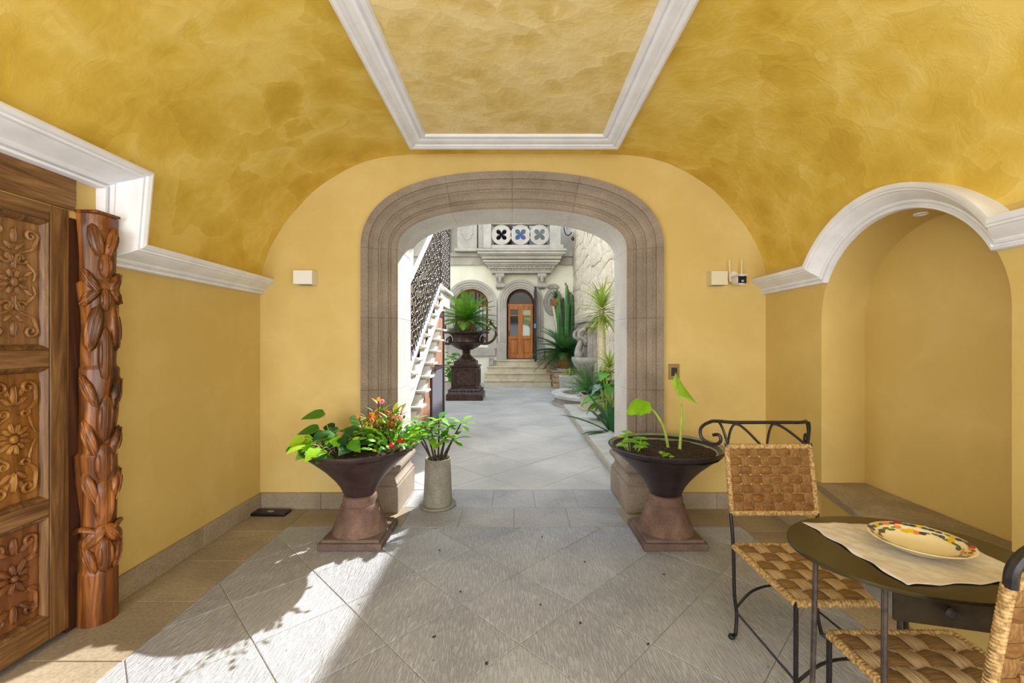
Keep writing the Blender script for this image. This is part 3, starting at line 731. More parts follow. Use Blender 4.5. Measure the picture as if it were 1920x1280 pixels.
MB().lathe([(0, .0225), (.022, .0225), (.02, .026), (0, .026)], 18, sc=(1.3, .8)).build('badge', 'bowl_inside', t)
# ------------------------------------------------------------------ planters with cone bowls on stone pedestals
def planter(name, label, loc, bowlmat, soil_h, pedmat):
    t = thing(name, label, 'planter', loc)
    b = MB(); b.box((-.215, -.215, 0), (.215, .215, .048)); b.build('plinth', 'plinth_stone', t, bevel=.006)
    b = MB(); b.hexa([(x*.198, y*.198, .048) for x, y in ((-1, -1), (1, -1), (1, 1), (-1, 1))], [(x*.192, y*.192, .068) for x, y in ((-1, -1), (1, -1), (1, 1), (-1, 1))]); b.build('plinth_step', 'plinth_stone', t, bevel=.003)
    b = MB(); b.lathe([(.192, .068), (.188, .085), (.165, .14), (.145, .20), (.130, .245), (.126, .25), (.120, .252), (.117, .262), (.119, .285), (.114, .31), (.10, .318)], 40)
    b.build('pedestal', pedmat, t, smooth=40)
    bw = MB(); pr_ = [(0, .312), (.098, .312), (.114, .335), (.134, .38), (.172, .435), (.235, .505), (.305, .568), (.36, .615), (.397, .650), (.401, .656), (.401, .662), (.396, .664), (.36, .648), (.30, .60), (.0, .56)]
    bw.lathe(pr_, 56); bo = bw.build('bowl', bowlmat, t, smooth=40)
    r_ = MB().lathe([(.388, .6635), (.392, .6665), (.3, .607), (.29, .599)], 56, caps=False).build('bowl_lining', 'bowl_inside', t)
    b = MB(); N = 36; R = .375 if soil_h > .6 else .36
    def sf(i, j):
        q = (j/14); a = 2*pi*i/N; r = R*q; h = soil_h+.02*(1-q*q)+.012*noise.noise(Vector((r*cos(a)*14, r*sin(a)*14, soil_h*9)))+.006*noise.noise(Vector((r*cos(a)*50, r*sin(a)*50, 1)))
        return (r*cos(a), r*sin(a), h-.03*max(0, q-.85))
    b.grid(sf, N, 15, True); b.build('soil', 'soil', t, smooth=30)
    return t
LP, RP = (-1.105, 3.10, 0), (1.085, 3.10, 0)
planter('cone_planter', 'reddish metal cone planter on a square stone pedestal, crowded with plants, left of the archway', LP, 'bowl_metal', .632, 'volcanic')
planter('cone_planter', 'dark metal cone planter on a square stone pedestal, mostly bare soil, right of the archway', RP, 'bowl_metal_dark', .625, 'volcanic')
t = thing('cylinder_pot', 'tall narrow grey clay pot on a saucer beside the left jamb of the archway', 'pot', (-.655, 3.71, 0))
MB().lathe([(0, 0), (.148, 0), (.155, .006), (.156, .018), (.148, .02), (.14, .012), (0, .012)], 40).build('saucer', 'pot_clay', t)
MB().lathe([(0, .0125), (.118, .0125), (.122, .03), (.115, .20), (.108, .38), (.109, .405), (.105, .408), (.098, .40), (.098, .37), (0, .37)], 40).build('body', 'pot_clay', t)
MB().lathe([(0, .388), (.05, .386), (.098, .376)], 24).build('soil', 'soil', t)
# --- plants
Ld = dict(
    pothos=leaf_data('leaf', .125, .10, 'leaf_bright', 'heart', .35, .18), pothos2=leaf_data('leaf', .12, .095, 'leaf_dark', 'heart', .35, .2), pothos3=leaf_data('leaf', .12, .1, 'leaf_mid', 'heart', .3, .15),
    cro_o=leaf_data('leaf', .075, .024, 'leaf_orange', 'ovate', .3, .2), cro_y=leaf_data('leaf', .085, .028, 'leaf_yellow', 'ovate', .25, .2), cro_g=leaf_data('leaf', .085, .03, 'leaf_mid', 'ovate', .3, .2),
    cac=leaf_data('leaf', .05, .022, 'leaf_mid', 'obov', .3, .1), cac2=leaf_data('leaf', .05, .02, 'leaf_bright', 'obov', .3, .1), grey=leaf_data('leaf', .06, .022, 'leaf_grey', 'ovate', .3, .1),
    eu=leaf_data('leaf', .14, .062, 'leaf_bright', 'obov', .3, .15), eu2=leaf_data('leaf', .14, .06, 'leaf_mid', 'obov', .35, .15), small=leaf_data('leaf', .045, .042, 'leaf_bright', 'heart', .3, .1),
    blade=leaf_data('leaf', .10, .012, 'leaf_mid', 'blade', .5, .2))
def rd(a, b): return random.uniform(a, b)
def arc_stem(p, q, sag, n=6):
    p, q = Vector(p), Vector(q); return [p.lerp(q, i/n)+Vector((0, 0, sag*sin(pi*i/n))) for i in range(n+1)]
random.seed(21)
SZ = .65
t = thing('pothos_plant', 'heart-leaved pothos spilling over the left half of the crowded planter', 'plant', (LP[0]-.17, LP[1], SZ))
keys = ['pothos', 'pothos2', 'pothos3', 'pothos2']
spots = [(-.17, -.14, .09, 'pothos', .8), (-.12, -.19, .05, 'pothos', 1.15), (.0, -.24, .035, 'pothos', 1.2), (-.02, -.12, .12, 'pothos2', 1.0), (-.12, .05, .22, 'pothos3', 1.25), (-.14, 0, .12, 'pothos3', 1.2), (.1, -.05, .13, 'pothos2', 1.1), (.16, -.12, .09, 'pothos2', 1.15), (.08, .08, .16, 'pothos3', 1.1), (.17, -.2, .04, 'pothos2', 1.1), (.06, -.27, .01, 'pothos3', 1.0), (-.23, -.03, .04, 'pothos3', 1.0)]
for i in range(44): spots.append((rd(-.15, .20), rd(-.22, .2), rd(.01, .13), random.choice(['pothos2', 'pothos3', 'pothos2', 'pothos']), rd(.6, .95)))
for x, y, z, k, s in spots:
    if (x-.17)**2+y*y > .40**2 and z < .03: z = .04
    base = (x*.6+.03, y*.6, -.01)
    MB().tube(arc_stem(base, (x, y, z), .03), .0022, 5).build('stem', 'stem_green', t)
    a = atan2(y, x-.05)+rd(-.7, .7); inst('leaf', Ld[k], t, orient((x, y, z), (cos(a), sin(a)-.25, rd(-.35, .25)), (rd(-.3, .3), -.65, .75), s, rd(-.3, .3)))
t = thing('croton_plant', 'shrub with orange and yellow-green leaves in the middle of the crowded planter', 'plant', (LP[0]+.13, LP[1]+.05, SZ))
for i in range(18):
    x, y = rd(-.14, .14), rd(-.12, .12); h = rd(.10, .24) if i else .31
    if i == 0: x, y = -.03, .05
    if i == 1: h = .25; x, y = .02, .0
    tp = Vector((x*1.2, y*1.2, h)); pts_ = arc_stem((x*.6, y*.6, -.01), tp, .01, 5); MB().tube(pts_, .0035, 5).build('stem', 'stem_dark', t)
    for j in range(11):
        f = .35+.65*j/10; p = Vector(pts_[0]).lerp(tp, f); a = j*2.4+i; e = .2+1.0*(j/10)
        k = 'cro_o' if (i % 2 == 0 and j > 4) else random.choice(['cro_g', 'cro_y', 'cro_o'] if h > .15 else ['cro_g', 'cro_y'])
        inst('leaf', Ld[k], t, orient(p, (cos(a), sin(a), e), (0, 0, 1), rd(.8, 1.15)))
def flower(p, col, n, r, t, name='flower'):
    b = MB()
    for i in range(n):
        v = Vector((rd(-1, 1), rd(-1, 1), rd(-.6, 1))).normalized()*r*rd(.5, 1); u = v.normalized().orthogonal(); w_ = v.normalized().cross(u)
        b.ell(Vector(p)+v, (u*r*.42, w_*r*.42, v.normalized()*r*.18), 6, 4)
    b.build(name, col, t)
t = thing('crown_of_thorns', 'small flowering shrub with pink and red blossoms in the right part of the crowded planter', 'plant', (LP[0]+.25, LP[1]-.02, SZ))
for (x, y, h, c) in [(-.12, .10, .30, 'pink_flower'), (-.02, .05, .20, 'pink_flower'), (.03, .03, .19, 'pink_flower'), (.02, -.14, .035, 'red_berry'), (.08, -.12, .06, 'red_berry')]:
    MB().tube(arc_stem((x*.7, y*.7, -.015), (x, y, h), .01, 4), .003, 5).build('stem', 'stem_dark', t); flower((x, y, h+.01), c, 12, .022, t)
    for j in range(5): a = j*1.3; inst('leaf', Ld['cro_g'], t, orient((x, y, h*.85), (cos(a), sin(a), .3), (0, 0, 1), .7))
t = thing('holiday_cactus', 'dense segmented green cactus clump at the right rim of the crowded planter', 'plant', (LP[0]+.27, LP[1]-.02, SZ))
for i in range(72):
    a = rd(0, 2*pi); q = rd(0, 1)**.6; x, y = .12*q*cos(a)-.02, .20*q*sin(a); p = Vector((x, y, rd(-.01, .06))); d = Vector((cos(a)*q+rd(-.2, .2), sin(a)*q-.1, rd(.5, 1.2))).normalized()
    for j in range(rd(2, 5).__int__()+1):
        inst('leaf', Ld['cac2' if i % 3 == 0 else 'cac'], t, orient(p, d, (rd(-1, 1), rd(-1, 1), .8), rd(.9, 1.2))); p = p+d*.046; d = (d+Vector((cos(a)*.25, sin(a)*.25-.03, -.12))).normalized()
t = thing('silver_plant', 'small silvery-leaved sprig behind the cactus at the right rim of the crowded planter', 'plant', (LP[0]+.22, LP[1]+.20, SZ))
for i in range(5):
    x, y = rd(-.05, .05), rd(-.03, .05); tp = Vector((x*2, y*1.5, rd(.14, .25))); MB().tube(arc_stem((x, y, -.02), tp, .01, 4), .003, 5).build('stem', 'stem_green', t)
    for j in range(8): a = j*2.4; inst('leaf', Ld['grey'], t, orient(Vector((x, y, 0)).lerp(tp, .3+.7*j/7), (cos(a), sin(a), .6), (0, 0, 1), rd(.8, 1.1)))
t = thing('euphorbia_plant', 'leggy thorny plant with bright leaf whorls in the tall clay pot', 'plant', (-.655, 3.71, .385))
flow = [(-.11, .0, .29), (.0, .05, .33), (.10, -.03, .30), (.20, .02, .32), (.08, -.08, .22), (-.04, -.06, .25), (-.21, .03, .33), (.14, -.06, .20), (-.16, -.06, .22)]
for k, (x, y, h) in enumerate(flow):
    pts_ = crom([(x*.25, y*.3, -.01), (x*.55, y*.8, h*.45), (x*1.0, y, h)], 5)
    MB().tube(pts_, [.009-.004*i/len(pts_) for i in range(len(pts_))], 6).build('stem', 'stem_dark', t)
    th = MB()
    for i in range(26):
        p = pts_[int(rd(0, len(pts_)-2))].lerp(pts_[-1], rd(0, .15)); a = rd(0, 6.3); th.tube([p, p+Vector((cos(a)*.017, sin(a)*.017, rd(-.004, .008)))], [.0016, .0003], 3)
    o = th.build('thorns', 'stem_dark', t); o['kind'] = 'stuff'
    for j in range(9):
        a = j*2.4+k; e = -.1+.9*j/8; inst('leaf', Ld['eu' if (j+k) % 3 else 'eu2'], t, orient((x, y, h-.035+.035*j/8), (cos(a), sin(a), e), (0, 0, 1), rd(.8, 1.15)))
for i in range(16):
    a = rd(0, 6.3); inst('leaf', Ld['blade'], t, orient((rd(-.06, .06), rd(-.06, .06), -.005), (cos(a), sin(a), rd(.3, 1.2)), (0, 0, 1), rd(.5, .9)))
flower((-.20, -.02, .19), 'red_berry', 12, .026, t)
# right planter: taro shoots and weeds
t = thing('taro_plant', 'young taro with two tall stems and two lobed leaves in the bare-soil planter', 'plant', (RP[0]+.06, RP[1], SZ-.01))
s1 = crom([(-.03, .02, -.02), (-.07, .0, .14), (-.14, -.01, .26), (-.22, -.02, .315)], 6); MB().tube(s1, [.011-.005*i/18 for i in range(19)], 8).build('stem', 'stem_green', t)
s2 = crom([(.03, -.03, -.02), (.045, -.02, .14), (.055, .0, .30), (.03, .0, .39)], 6); MB().tube(s2, [.012-.006*i/18 for i in range(19)], 8).build('stem', 'stem_green', t)
s3 = crom([(.03, -.03, -.02), (.05, -.02, .12), (.075, -.02, .235)], 5); MB().tube(s3, [.011-.008*i/10 for i in range(11)], 8).build('stem', 'stem_green', t)
big = leaf_data('leaf', .17, .15, 'leaf_bright', 'heart', .25, -.12, 9, .05); roll_ = leaf_data('leaf', .25, .10, 'leaf_bright', 'ovate', .1, .9, 9, .05)
inst('leaf', big, t, orient((-.20, -.03, .325), (-.9, -.35, -.22), (.1, -.55, .8), 1.0)); inst('leaf', roll_, t, orient((.015, 0, .54), (.45, -.1, -.85), (-.6, -.5, .1), 1.05, .5))
MB().tube([(.03, 0, .39), (.02, 0, .47), (.015, 0, .54)], [.006, .004, .002], 6).build('leaf_rib', 'stem_green', t)
t = thing('weed_sprouts', 'low bright clover-like weeds at the left rim of the bare-soil planter', 'plant', (RP[0]-.26, RP[1]-.08, SZ-.01))
for i in range(11):
    x, y, h = rd(-.05, .10), rd(-.08, .10), rd(.02, .09)
    if i < 2: x, y, h = -.04+.02*i, .0, .13-.05*i
    MB().tube(arc_stem((x*.6, y*.6, -.02), (x, y, h), .0, 3), .0016, 5).build('stem', 'stem_green', t)
    for j in range(3): a = j*2.1+i; inst('leaf', Ld['small'], t, orient((x, y, h), (cos(a), sin(a)-.2, .15), (0, -.3, .8), rd(.7, 1.15)))
t = thing('weed_sprouts', 'two tiny yellowish weeds by the front rim of the bare-soil planter', 'plant', (RP[0]-.06, RP[1]-.24, SZ-.02))
for i in range(5):
    x, y, h = rd(-.06, .06), rd(-.03, .03), rd(.015, .035); MB().tube([(x, y, -.01), (x, y, h)], .0014, 5).build('stem', 'stem_green', t)
    for j in range(3): a = j*2.1+i; inst('leaf', Ld['small'], t, orient((x, y, h), (cos(a), sin(a), .15), (0, -.3, .8), .55))
# ------------------------------------------------------------------ chairs
def weave(b_dims, along, name, mats, parent, frame, n1, n2, hgt, thk):
    # strips woven in a local (u,v) rectangle mapped by frame(u,v,h)
    (u0, u1), (v0, v1) = b_dims; du, dv = (u1-u0)/n1, (v1-v0)/n2
    for d in (0, 1):
        for i in range(n1 if d == 0 else n2):
            N = (n2 if d == 0 else n1)*4; b = MB(); m = 7
            for k in range(N+1):
                for side in (0, 1):
                    for q in range(m):
                        c = (q/(m-1)-.5)
                        s = (k/N)
                        ph = s*(n2 if d == 0 else n1)
                        h = hgt*sin(pi*(ph))*(1 if (i+d) % 2 == 0 else -1)*1.0
                        squeeze = .90-.10*abs(cos(pi*ph))
                        if d == 0: u = u0+du*(i+.5)+du*c*squeeze; v = v0+(v1-v0)*s
                        else: v = v0+dv*(i+.5)+dv*c*squeeze; u = u0+(u1-u0)*s
                        hh = h+(thk/2*sqrt(max(0, 1-(2*c)**2))+.0008)*(1 if side == 0 else -1)
                        b.v.append(frame(u, v, hh))
            W = 2*m
            for k in range(N):
                a = k*W; c_ = (k+1)*W
                for q in range(m-1): b.f += [(a+q, a+q+1, c_+q+1, c_+q), (a+m+q+1, a+m+q, c_+m+q, c_+m+q+1)]
                b.f += [(a, c_, c_+m, a+m), (a+m-1, a+2*m-1, c_+2*m-1, c_+m-1)]
            b.f += [tuple(range(m))+tuple(range(2*m-1, m-1, -1)), tuple(N*W+q for q in range(m))+tuple(N*W+q for q in range(2*m-1, m-1, -1))]
            b.build(name[d], mats[d], parent, smooth=60)
def rope_wrap(a, c, r, parent, pitch=.0125):
    a, c = Vector(a), Vector(c); n = max(4, int((c-a).length/pitch)*4); pts = [a.lerp(c, i/n) for i in range(n+1)]
    MB().tube(pts, [r*(.86+.2*abs(sin(pi*i/4+.001))) for i in range(n+1)], 10).build('rope_wrap', 'rush_rope', parent, smooth=70)
def make_chair(label, loc, rz, crest=True):
    t = thing('dining_chair', label, 'chair', loc, 'wrought iron chairs with woven rush', rz)
    W2, D = .205, .44; R = .0085        # local: front is -Y, back posts at y=0, seat towards -Y
    for s in (-1, 1):
        MB().tube(crom([(s*(W2+.0), .0, .012), (s*(W2-.012), .012, .10), (s*(W2-.004), .018, .20), (s*W2, .02, .42), (s*(W2+.004), .04, .60), (s*(W2+.002), .085, .90)], 5), R, 8).build('back_post', 'black_iron', t)
        ft = MB().tube([(s*(W2+.0), .0, .012), (s*(W2+.022), -.012, .012)], .0085, 8); ft.ell((s*(W2+.026), -.014, .013), ((.016, 0, 0), (0, .016, 0), (0, 0, .0125)), 12, 8); ft.build('foot', 'black_iron', t)
        MB().tube([(s*W2, -D, .425), (s*W2, -D, .30), (s*(W2+.002), -D-.002, .0)], R, 8).build('front_leg', 'black_iron', t)
        MB().tube([(s*(W2-.008), .012, .115), (s*W2, -D, .135)], .005, 6).build('side_rod', 'black_iron', t)
    MB().tube(crom([(-W2+.008, .012, .13), (-.11, .03, .20), (0, .036, .225), (.11, .03, .20), (W2-.008, .012, .13)], 6), .006, 6).build('back_arc', 'black_iron', t)
    MB().tube(crom([(-W2, -D, .13), (-.11, -D-.0, .20), (0, -D, .22), (.11, -D, .20), (W2, -D, .13)], 6), .006, 6).build('front_arc', 'black_iron', t)
    # seat frame and weave
    MB().tube([(-W2, .015, .425), (W2, .015, .425), (W2, -D, .425), (-W2, -D, .425)], .008, 8, True).build('seat_frame', 'black_iron', t)
    for a, c in (((-W2, .012, .425), (-W2, -D, .425)), ((W2, .012, .425), (W2, -D, .425)), ((-W2, .015, .425), (W2, .015, .425)), ((-W2, -D, .425), (W2, -D, .425))): rope_wrap(a, c, .0145, t)
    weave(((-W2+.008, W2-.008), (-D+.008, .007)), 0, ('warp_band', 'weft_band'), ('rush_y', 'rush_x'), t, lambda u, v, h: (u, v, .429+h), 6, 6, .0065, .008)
    # back weave, leaning
    zb, zt = .575, .885
    def bf(u, v, h):
        f = (v-zb)/(zt-zb); y = .036+.047*f; return (u, y-h, v)
    MB().tube([bf(-W2, zb, 0), bf(W2, zb, 0)], .007, 8).build('back_rail', 'black_iron', t); MB().tube([bf(-W2, zt, 0), bf(W2, zt, 0)], .007, 8).build('back_rail', 'black_iron', t)
    for a, c in ((bf(-W2, zb, 0), bf(-W2, zt, 0)), (bf(W2, zb, 0), bf(W2, zt, 0)), (bf(-W2, zb, 0), bf(W2, zb, 0)), (bf(-W2, zt, 0), bf(W2, zt, 0))): rope_wrap(a, c, .013, t, .009)
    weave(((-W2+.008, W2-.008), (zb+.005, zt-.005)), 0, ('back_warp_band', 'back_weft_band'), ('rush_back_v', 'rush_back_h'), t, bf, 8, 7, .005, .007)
    # crest with scrolls and zigzag rods
    sc_ = []
    for i in range(16): a = -pi*.15+2*pi*.80*i/15; q = .018+.030*(i/15); sc_.append((q*cos(a), q*sin(a)))
    if crest:
        left = crom([(-W2-.045, .088, .925), (-W2-.022, .088, .930), (-W2-.014, .088, .905), (-W2-.030, .088, .882), (-W2-.062, .088, .880), (-W2-.092, .088, .905), (-W2-.094, .088, .950), (-W2-.062, .09, .985), (-W2-.01, .09, 1.0), (0, .09, 1.002)], 6)
        def bend(p):
            e = max(0, -p.x-(W2-.03)); return Vector((p.x+e-.68*e*1.25, p.y+.75*e*1.25, p.z))
        left = [bend(p) for p in left]
        right = [Vector((-p.x, p.y, p.z)) for p in reversed(left[:-1])]
        MB().tube(left+right, .0085, 8).build('crest_rail', 'black_iron', t)
        for s in (-1, 1):
            MB().tube(crom([(s*(W2+.02), .12, .998), (s*(W2+.010), .10, .965), (s*(W2-.008), .086, .890)], 5), .0065, 6).build('crest_rod', 'black_iron', t)
        for a, c, e, f in ((-W2+.005, -W2+.022, -W2+.05, -.035), (-.005, .01, .035, W2-.015)):
            MB().tube(crom([(a, .086, .890), (c, .088, .965), (e, .09, .994), (e+(f-e)*.4, .09, .965), (f, .085, .890)], 6), .0065, 6).build('crest_rod', 'black_iron', t)
    else:
        for r_, z_ in ((.0125, .975), (.009, .945)):
            MB().tube(crom([(-W2+.0, .086, .88), (-W2+.006, .088, .925), (-W2+.045, .09, z_-.012), (-.08, .09, z_), (.08, .09, z_), (W2-.045, .09, z_-.012), (W2-.006, .088, .925), (W2, .086, .88)], 6), r_, 8).build('top_rail', 'black_iron', t)
    return t
make_chair('black iron chair with woven rush seat and back facing the camera behind the small table', (1.255, 2.05, 0), 0)
make_chair('iron chair with woven rush seat pushed under the near side of the small oval table', (1.255, 1.00, 0), pi, False)
# ------------------------------------------------------------------ table and what stands on it
TX, TY, TZ = 1.22, 1.345, .75
tb = thing('side_table', 'small oval metal table with a drawer and thin iron legs between the two chairs', 'table', (TX, TY, 0))
ang = [2*pi*i/64 for i in range(64)]
b = MB(); b.hexa([(.33*cos(a), .27*sin(a), .738) for a in ang], [(.33*cos(a), .27*sin(a), .750) for a in ang]); b.build('table_top', 'table_metal', tb, smooth=30, bevel=.002)
for x, y in ((-.295, -.02), (-.225, -.185), (.20, -.19), (.15, .19)):
    MB().tube([(x, y, .738), (x*1.03, y*1.03, .4), (x*1.10, y*1.10, .0)], .0075, 8).build('leg', 'rust_iron', tb)
RZ = Matrix.Rotation(radians(-14.5), 4, 'Z')
def tbx(name, a, c, mat, par=tb, bev=.002): o = MB().box(a, c, Matrix.Translation((1.09-TX, 1.245-TY, 0)) @ RZ).build(name, mat, par, bevel=bev); return o
tbx('apron_side', (.0, .004, .606), (.006, .26, .737), 'apron_metal'); tbx('apron_side', (.275, .004, .606), (.281, .22, .737), 'apron_metal')
tbx('apron_back', (.0, .235, .66), (.28, .24, .737), 'apron_metal')
dr = tbx('drawer', (.0, -.008, .603), (.281, .0035, .730), 'drawer_metal')
k = MB(); k.lathe([(0, 0), (.010, .002), (.009, .012), (.016, .018), (.018, .024), (.012, .032), (0, .034)], 20)
ko = k.build('knob', 'rust_iron', dr); ko.matrix_local = Matrix.Translation((1.09-TX, 1.245-TY, 0)) @ RZ @ Matrix.Translation((.125, -.008, .655)) @ Matrix.Rotation(pi/2, 4, 'X')
# cloth
b = MB(); NX = 44
cn = [Vector(p) for p in ((1.045, 1.15), (1.43, 1.165), (1.445, 1.52), (1.04, 1.555))]
def cl(i, j):
    u, v = i/(NX-1), j/(NX-1); p = cn[0].lerp(cn[1], u).lerp(cn[3].lerp(cn[2], u), v)
    e = .004*sin(v*23+1)*(1 if u < .02 else 0)+.004*sin(u*21)*(1 if v < .02 else 0)
    h = .0035+.0035*noise.noise(Vector((u*5, v*3.2, 3)))+.002*noise.noise(Vector((u*14+v*6, v*9, 7)))
    return (p.x+(e if u < .02 else .002*sin(v*40)*(u < .02)), p.y+(e if v < .02 else 0), TZ+max(.0012, h))
b.grid(cl, NX, NX)
o = b.build('cloth', 'cloth', smooth=80, solid=.0011); tag(o, 'wrinkled pale linen placemat lying on the small oval table', 'placemat')
pt = thing('fruit_plate', 'cream glazed shallow bowl with painted fruit around its rim, on the placemat', 'plate', (1.252, 1.335, TZ+.0055))
b = MB(); b.lathe([(0, .001), (.05, .0), (.056, .003), (.082, .013), (.105, .030), (.125, .036), (.1265, .0385), (.124, .040), (.104, .0345), (.082, .018), (.058, .0075), (0, .0065)], 56); b.build('dish', 'glazed', pt, smooth=50)
for nm_, c in (('fr_yel', rgb(214, 176, 40)), ('fr_red', rgb(160, 52, 40)), ('fr_pur', rgb(76, 56, 84)), ('fr_grn', rgb(86, 112, 52)), ('fr_ora', rgb(216, 132, 56)), ('fr_blu', rgb(60, 84, 120))): simple(nm_, c, .2)
random.seed(5)
def rim_pt(r, a): return Vector((r*cos(a), r*sin(a), .0350+.27*(r-.104)*1.0+.0008 if r > .104 else .0345-.75*(.104-r)+.0008))
kk = 0
for i in range(84):
    a = 2*pi*i/84+rd(-.04, .04); r = rd(.110, .119) if i % 2 else rd(.090, .100); c = random.choice(['fr_yel', 'fr_red', 'fr_pur', 'fr_grn', 'fr_grn', 'fr_ora', 'fr_blu', 'fr_pur']); s = rd(.008, .0135)
    p = rim_pt(r, a); rad = Vector((cos(a), sin(a), .27 if r > .104 else .75)).normalized(); tan_ = Vector((-sin(a), cos(a), 0)); n_ = rad.cross(tan_)
    b = MB(); b.add([p+n_*.0]+[p+rad*s*.62*cos(q)*(1 if c != 'fr_grn' else .5)+tan_*s*1.1*sin(q) for q in [2*pi*k/10 for k in range(10)]], [(0, 1+k, 1+(k+1) % 10) for k in range(10)]); b.build('painted_fruit', c, pt, smooth=0)

t = thing('recessed_light', 'tiny round recessed light in the top of the yellow wall niche', 'light', (2.27, 2.41, 2.118))
MB().lathe([(0, 0), (.034, 0), (.034, -.008), (.026, -.010), (.024, -.004), (0, -.004)], 24).build('trim_ring', 'white_trim', t)
random.seed(40)
for x, y, wh in ((-.38, 2.05, 'nearest the sun patch'), (.33, 2.15, 'in the middle, right of centre'), (.14, 2.30, 'in the middle of the floor'), (-.30, 2.42, 'beside the edge of the sun patch'),
        (.62, 2.0, 'left of the near chair foot'), (-.12, 1.88, 'nearest the camera'), (.9, 2.6, 'in front of the right planter'), (.45, 2.75, 'left of the right planter'), (-.5, 2.9, 'right of the left planter'), (.2, 3.1, 'farthest back, before the archway')):
    o = MB().ell((0, 0, .003), ((rd(.008, .014), 0, 0), (.003, rd(.004, .007), 0), (0, 0, .0028)), 7, 4).build('leaf_crumb', 'stem_dark'); o.location = (x, y, 0); o.rotation_euler.z = rd(0, 6)
    tag(o, 'tiny dark dry leaf crumb on the floor, '+wh, 'debris', 'dry leaf crumbs on the floor')
# ------------------------------------------------------------------ the courtyard
YF = 14.8; KF = YF/810.
def fx(px, Y=YF): return (px-964)/810*Y
def fz(py, Y=YF): return 1.4+(641-py)/810*Y
# facade wall with window and door openings
DX, WX = fx(976), fx(884)                      # axes of the door and of the window
DW, WW = .475, .57
def opening_top(x):
    if abs(x-DX) < DW: return 2.75+sqrt(DW*DW-(x-DX)**2)
    if abs(x-WX) < WW: return 2.72+.50*sqrt(max(0, 1-((x-WX)/WW)**2))
    return None
b = MB(); xs = sorted(set([-4.2, 2.2]+[c+q for c, h in ((DX, DW), (WX, WW)) for q in [h*cos(pi*i/24) for i in range(25)]]))
for x0, x1 in zip(xs, xs[1:]):
    xm = (x0+x1)/2; o_ = opening_top(xm)
    def cell(y, z0a, z0b, z1): b.add([(x0, y, z0a), (x1, y, z0b), (x1, y, z1), (x0, y, z1)], [(0, 1, 2, 3)])
    if o_ is None: cell(YF, 0, 0, 4.2)
    else:
        ta, tb_ = opening_top(x0+1e-6) or opening_top(x0-1e-6), opening_top(x1-1e-6) or opening_top(x1+1e-6)
        cell(YF, ta, tb_, 4.2); b.add([(x0, YF, ta), (x1, YF, tb_), (x1, YF+.3, tb_), (x0, YF+.3, ta)], [(0, 1, 2, 3)])
        lo = .8 if abs(xm-DX) < DW else 1.30
        if lo > 0: cell(YF, 0, 0, lo); b.add([(x0, YF, lo), (x1, YF, lo), (x1, YF+.3, lo), (x0, YF+.3, lo)], [(0, 1, 2, 3)])
for c, h, lo, hi in ((DX, DW, .8, 2.75), (WX, WW, 1.30, 2.72)):
    for s in (-1, 1): b.add([(c+s*h, YF, lo), (c+s*h, YF+.3, lo), (c+s*h, YF+.3, hi), (c+s*h, YF, hi)], [(0, 1, 2, 3)])
struct(b.build('wall_courtyard_far', 'cream_plaster', smooth=0))
struct(bx('wall_upper_far', (-4.2, YF-.02, 4.2), (2.2, YF+.3, 7.2), 'facade_stone'))
struct(bx('interior_back', (-4.2, YF+1.6, 0), (2.2, YF+1.7, 4.2), 'interior_dark')); struct(bx('interior_curtain', (DX-.2, YF+1.2, .8), (DX+.1, YF+1.25, 2.4), 'curtain'))
struct(bx('interior_curtain', (WX-.1, YF+1.2, 1.3), (WX+.35, YF+1.25, 2.9), 'curtain'))
# string course
so = struct(bx('string_course', (-4.2, YF-.14, 4.30), (2.0, YF-.02, 4.44), 'facade_stone', bevel=.02)); 
struct(bx('string_course', (-4.2, YF-.08, 4.02), (2.0, YF, 4.30), 'facade_stone', bevel=.02))
# parapet slabs left of the balcony
pp = thing('parapet_panel', 'pale stone parapet with a recessed scalloped panel left of the balcony', 'parapet', (-1.6, YF-.1, 4.44))
bx('pier', (-2.45, YF-.26, 4.44), (-2.15, YF-.02, 5.9), 'facade_stone', pp, True, .02); bx('slab', (-1.92, YF-.30, 4.52), (-1.24, YF-.02, 5.9), 'facade_stone', pp, True, .02)
bx('base', (-2.0, YF-.36, 4.44), (-1.0, YF-.02, 4.54), 'facade_stone', pp, True, .015); bx('pier', (-1.20, YF-.36, 4.54), (-.98, YF-.02, 5.9), 'facade_stone', pp, True, .015)
b = MB(); b.tube([(-1.78, YF-.305, 5.9), (-1.78, YF-.305, 5.02)]+crom([(-1.78, YF-.305, 5.02), (-1.72, YF-.305, 5.0), (-1.70, YF-.305, 4.9), (-1.58, YF-.305, 4.83), (-1.46, YF-.305, 4.9), (-1.44, YF-.305, 5.0), (-1.38, YF-.305, 5.02)], 5)+[(-1.38, YF-.305, 5.02), (-1.38, YF-.305, 5.9)], .016, 6)
b.build('panel_moulding', 'facade_stone', pp, True)
# balcony
YBf = 13.95
bal = thing('balcony', 'carved stone balcony with three quatrefoil rings above the wooden entrance door', 'balcony', (DX, YBf, 3.8))
BX0, BX1 = fx(893, YBf), fx(1063, YBf)
steps_ = [(4.42, 0, .05), (4.37, .05, .02), (4.33, .03, .05), (4.27, .10, .03), (4.22, .16, .08), (4.10, .20, .06), (4.02, .26, .04), (3.96, .30, .02)]
for z, d, h in steps_: bx('moulding', (BX0+d, YBf+d, z-h-.02), (BX1-d, YF, z), 'facade_stone', bal, True, .012)
n_ = 18
for row, (z, d, s) in enumerate(((3.90, .34, .05), (3.82, .40, .042))):
    x0, x1 = BX0+d, BX1-d; nn = n_+8*row
    for i in range(nn):
        xc = x0+(x1-x0)*(i+.5)/nn; bx('dentil', (xc-s*.55, YBf+d, z-s), (xc+s*.55, YBf+d+.05, z+s*.3), 'facade_stone', bal, True, .006)
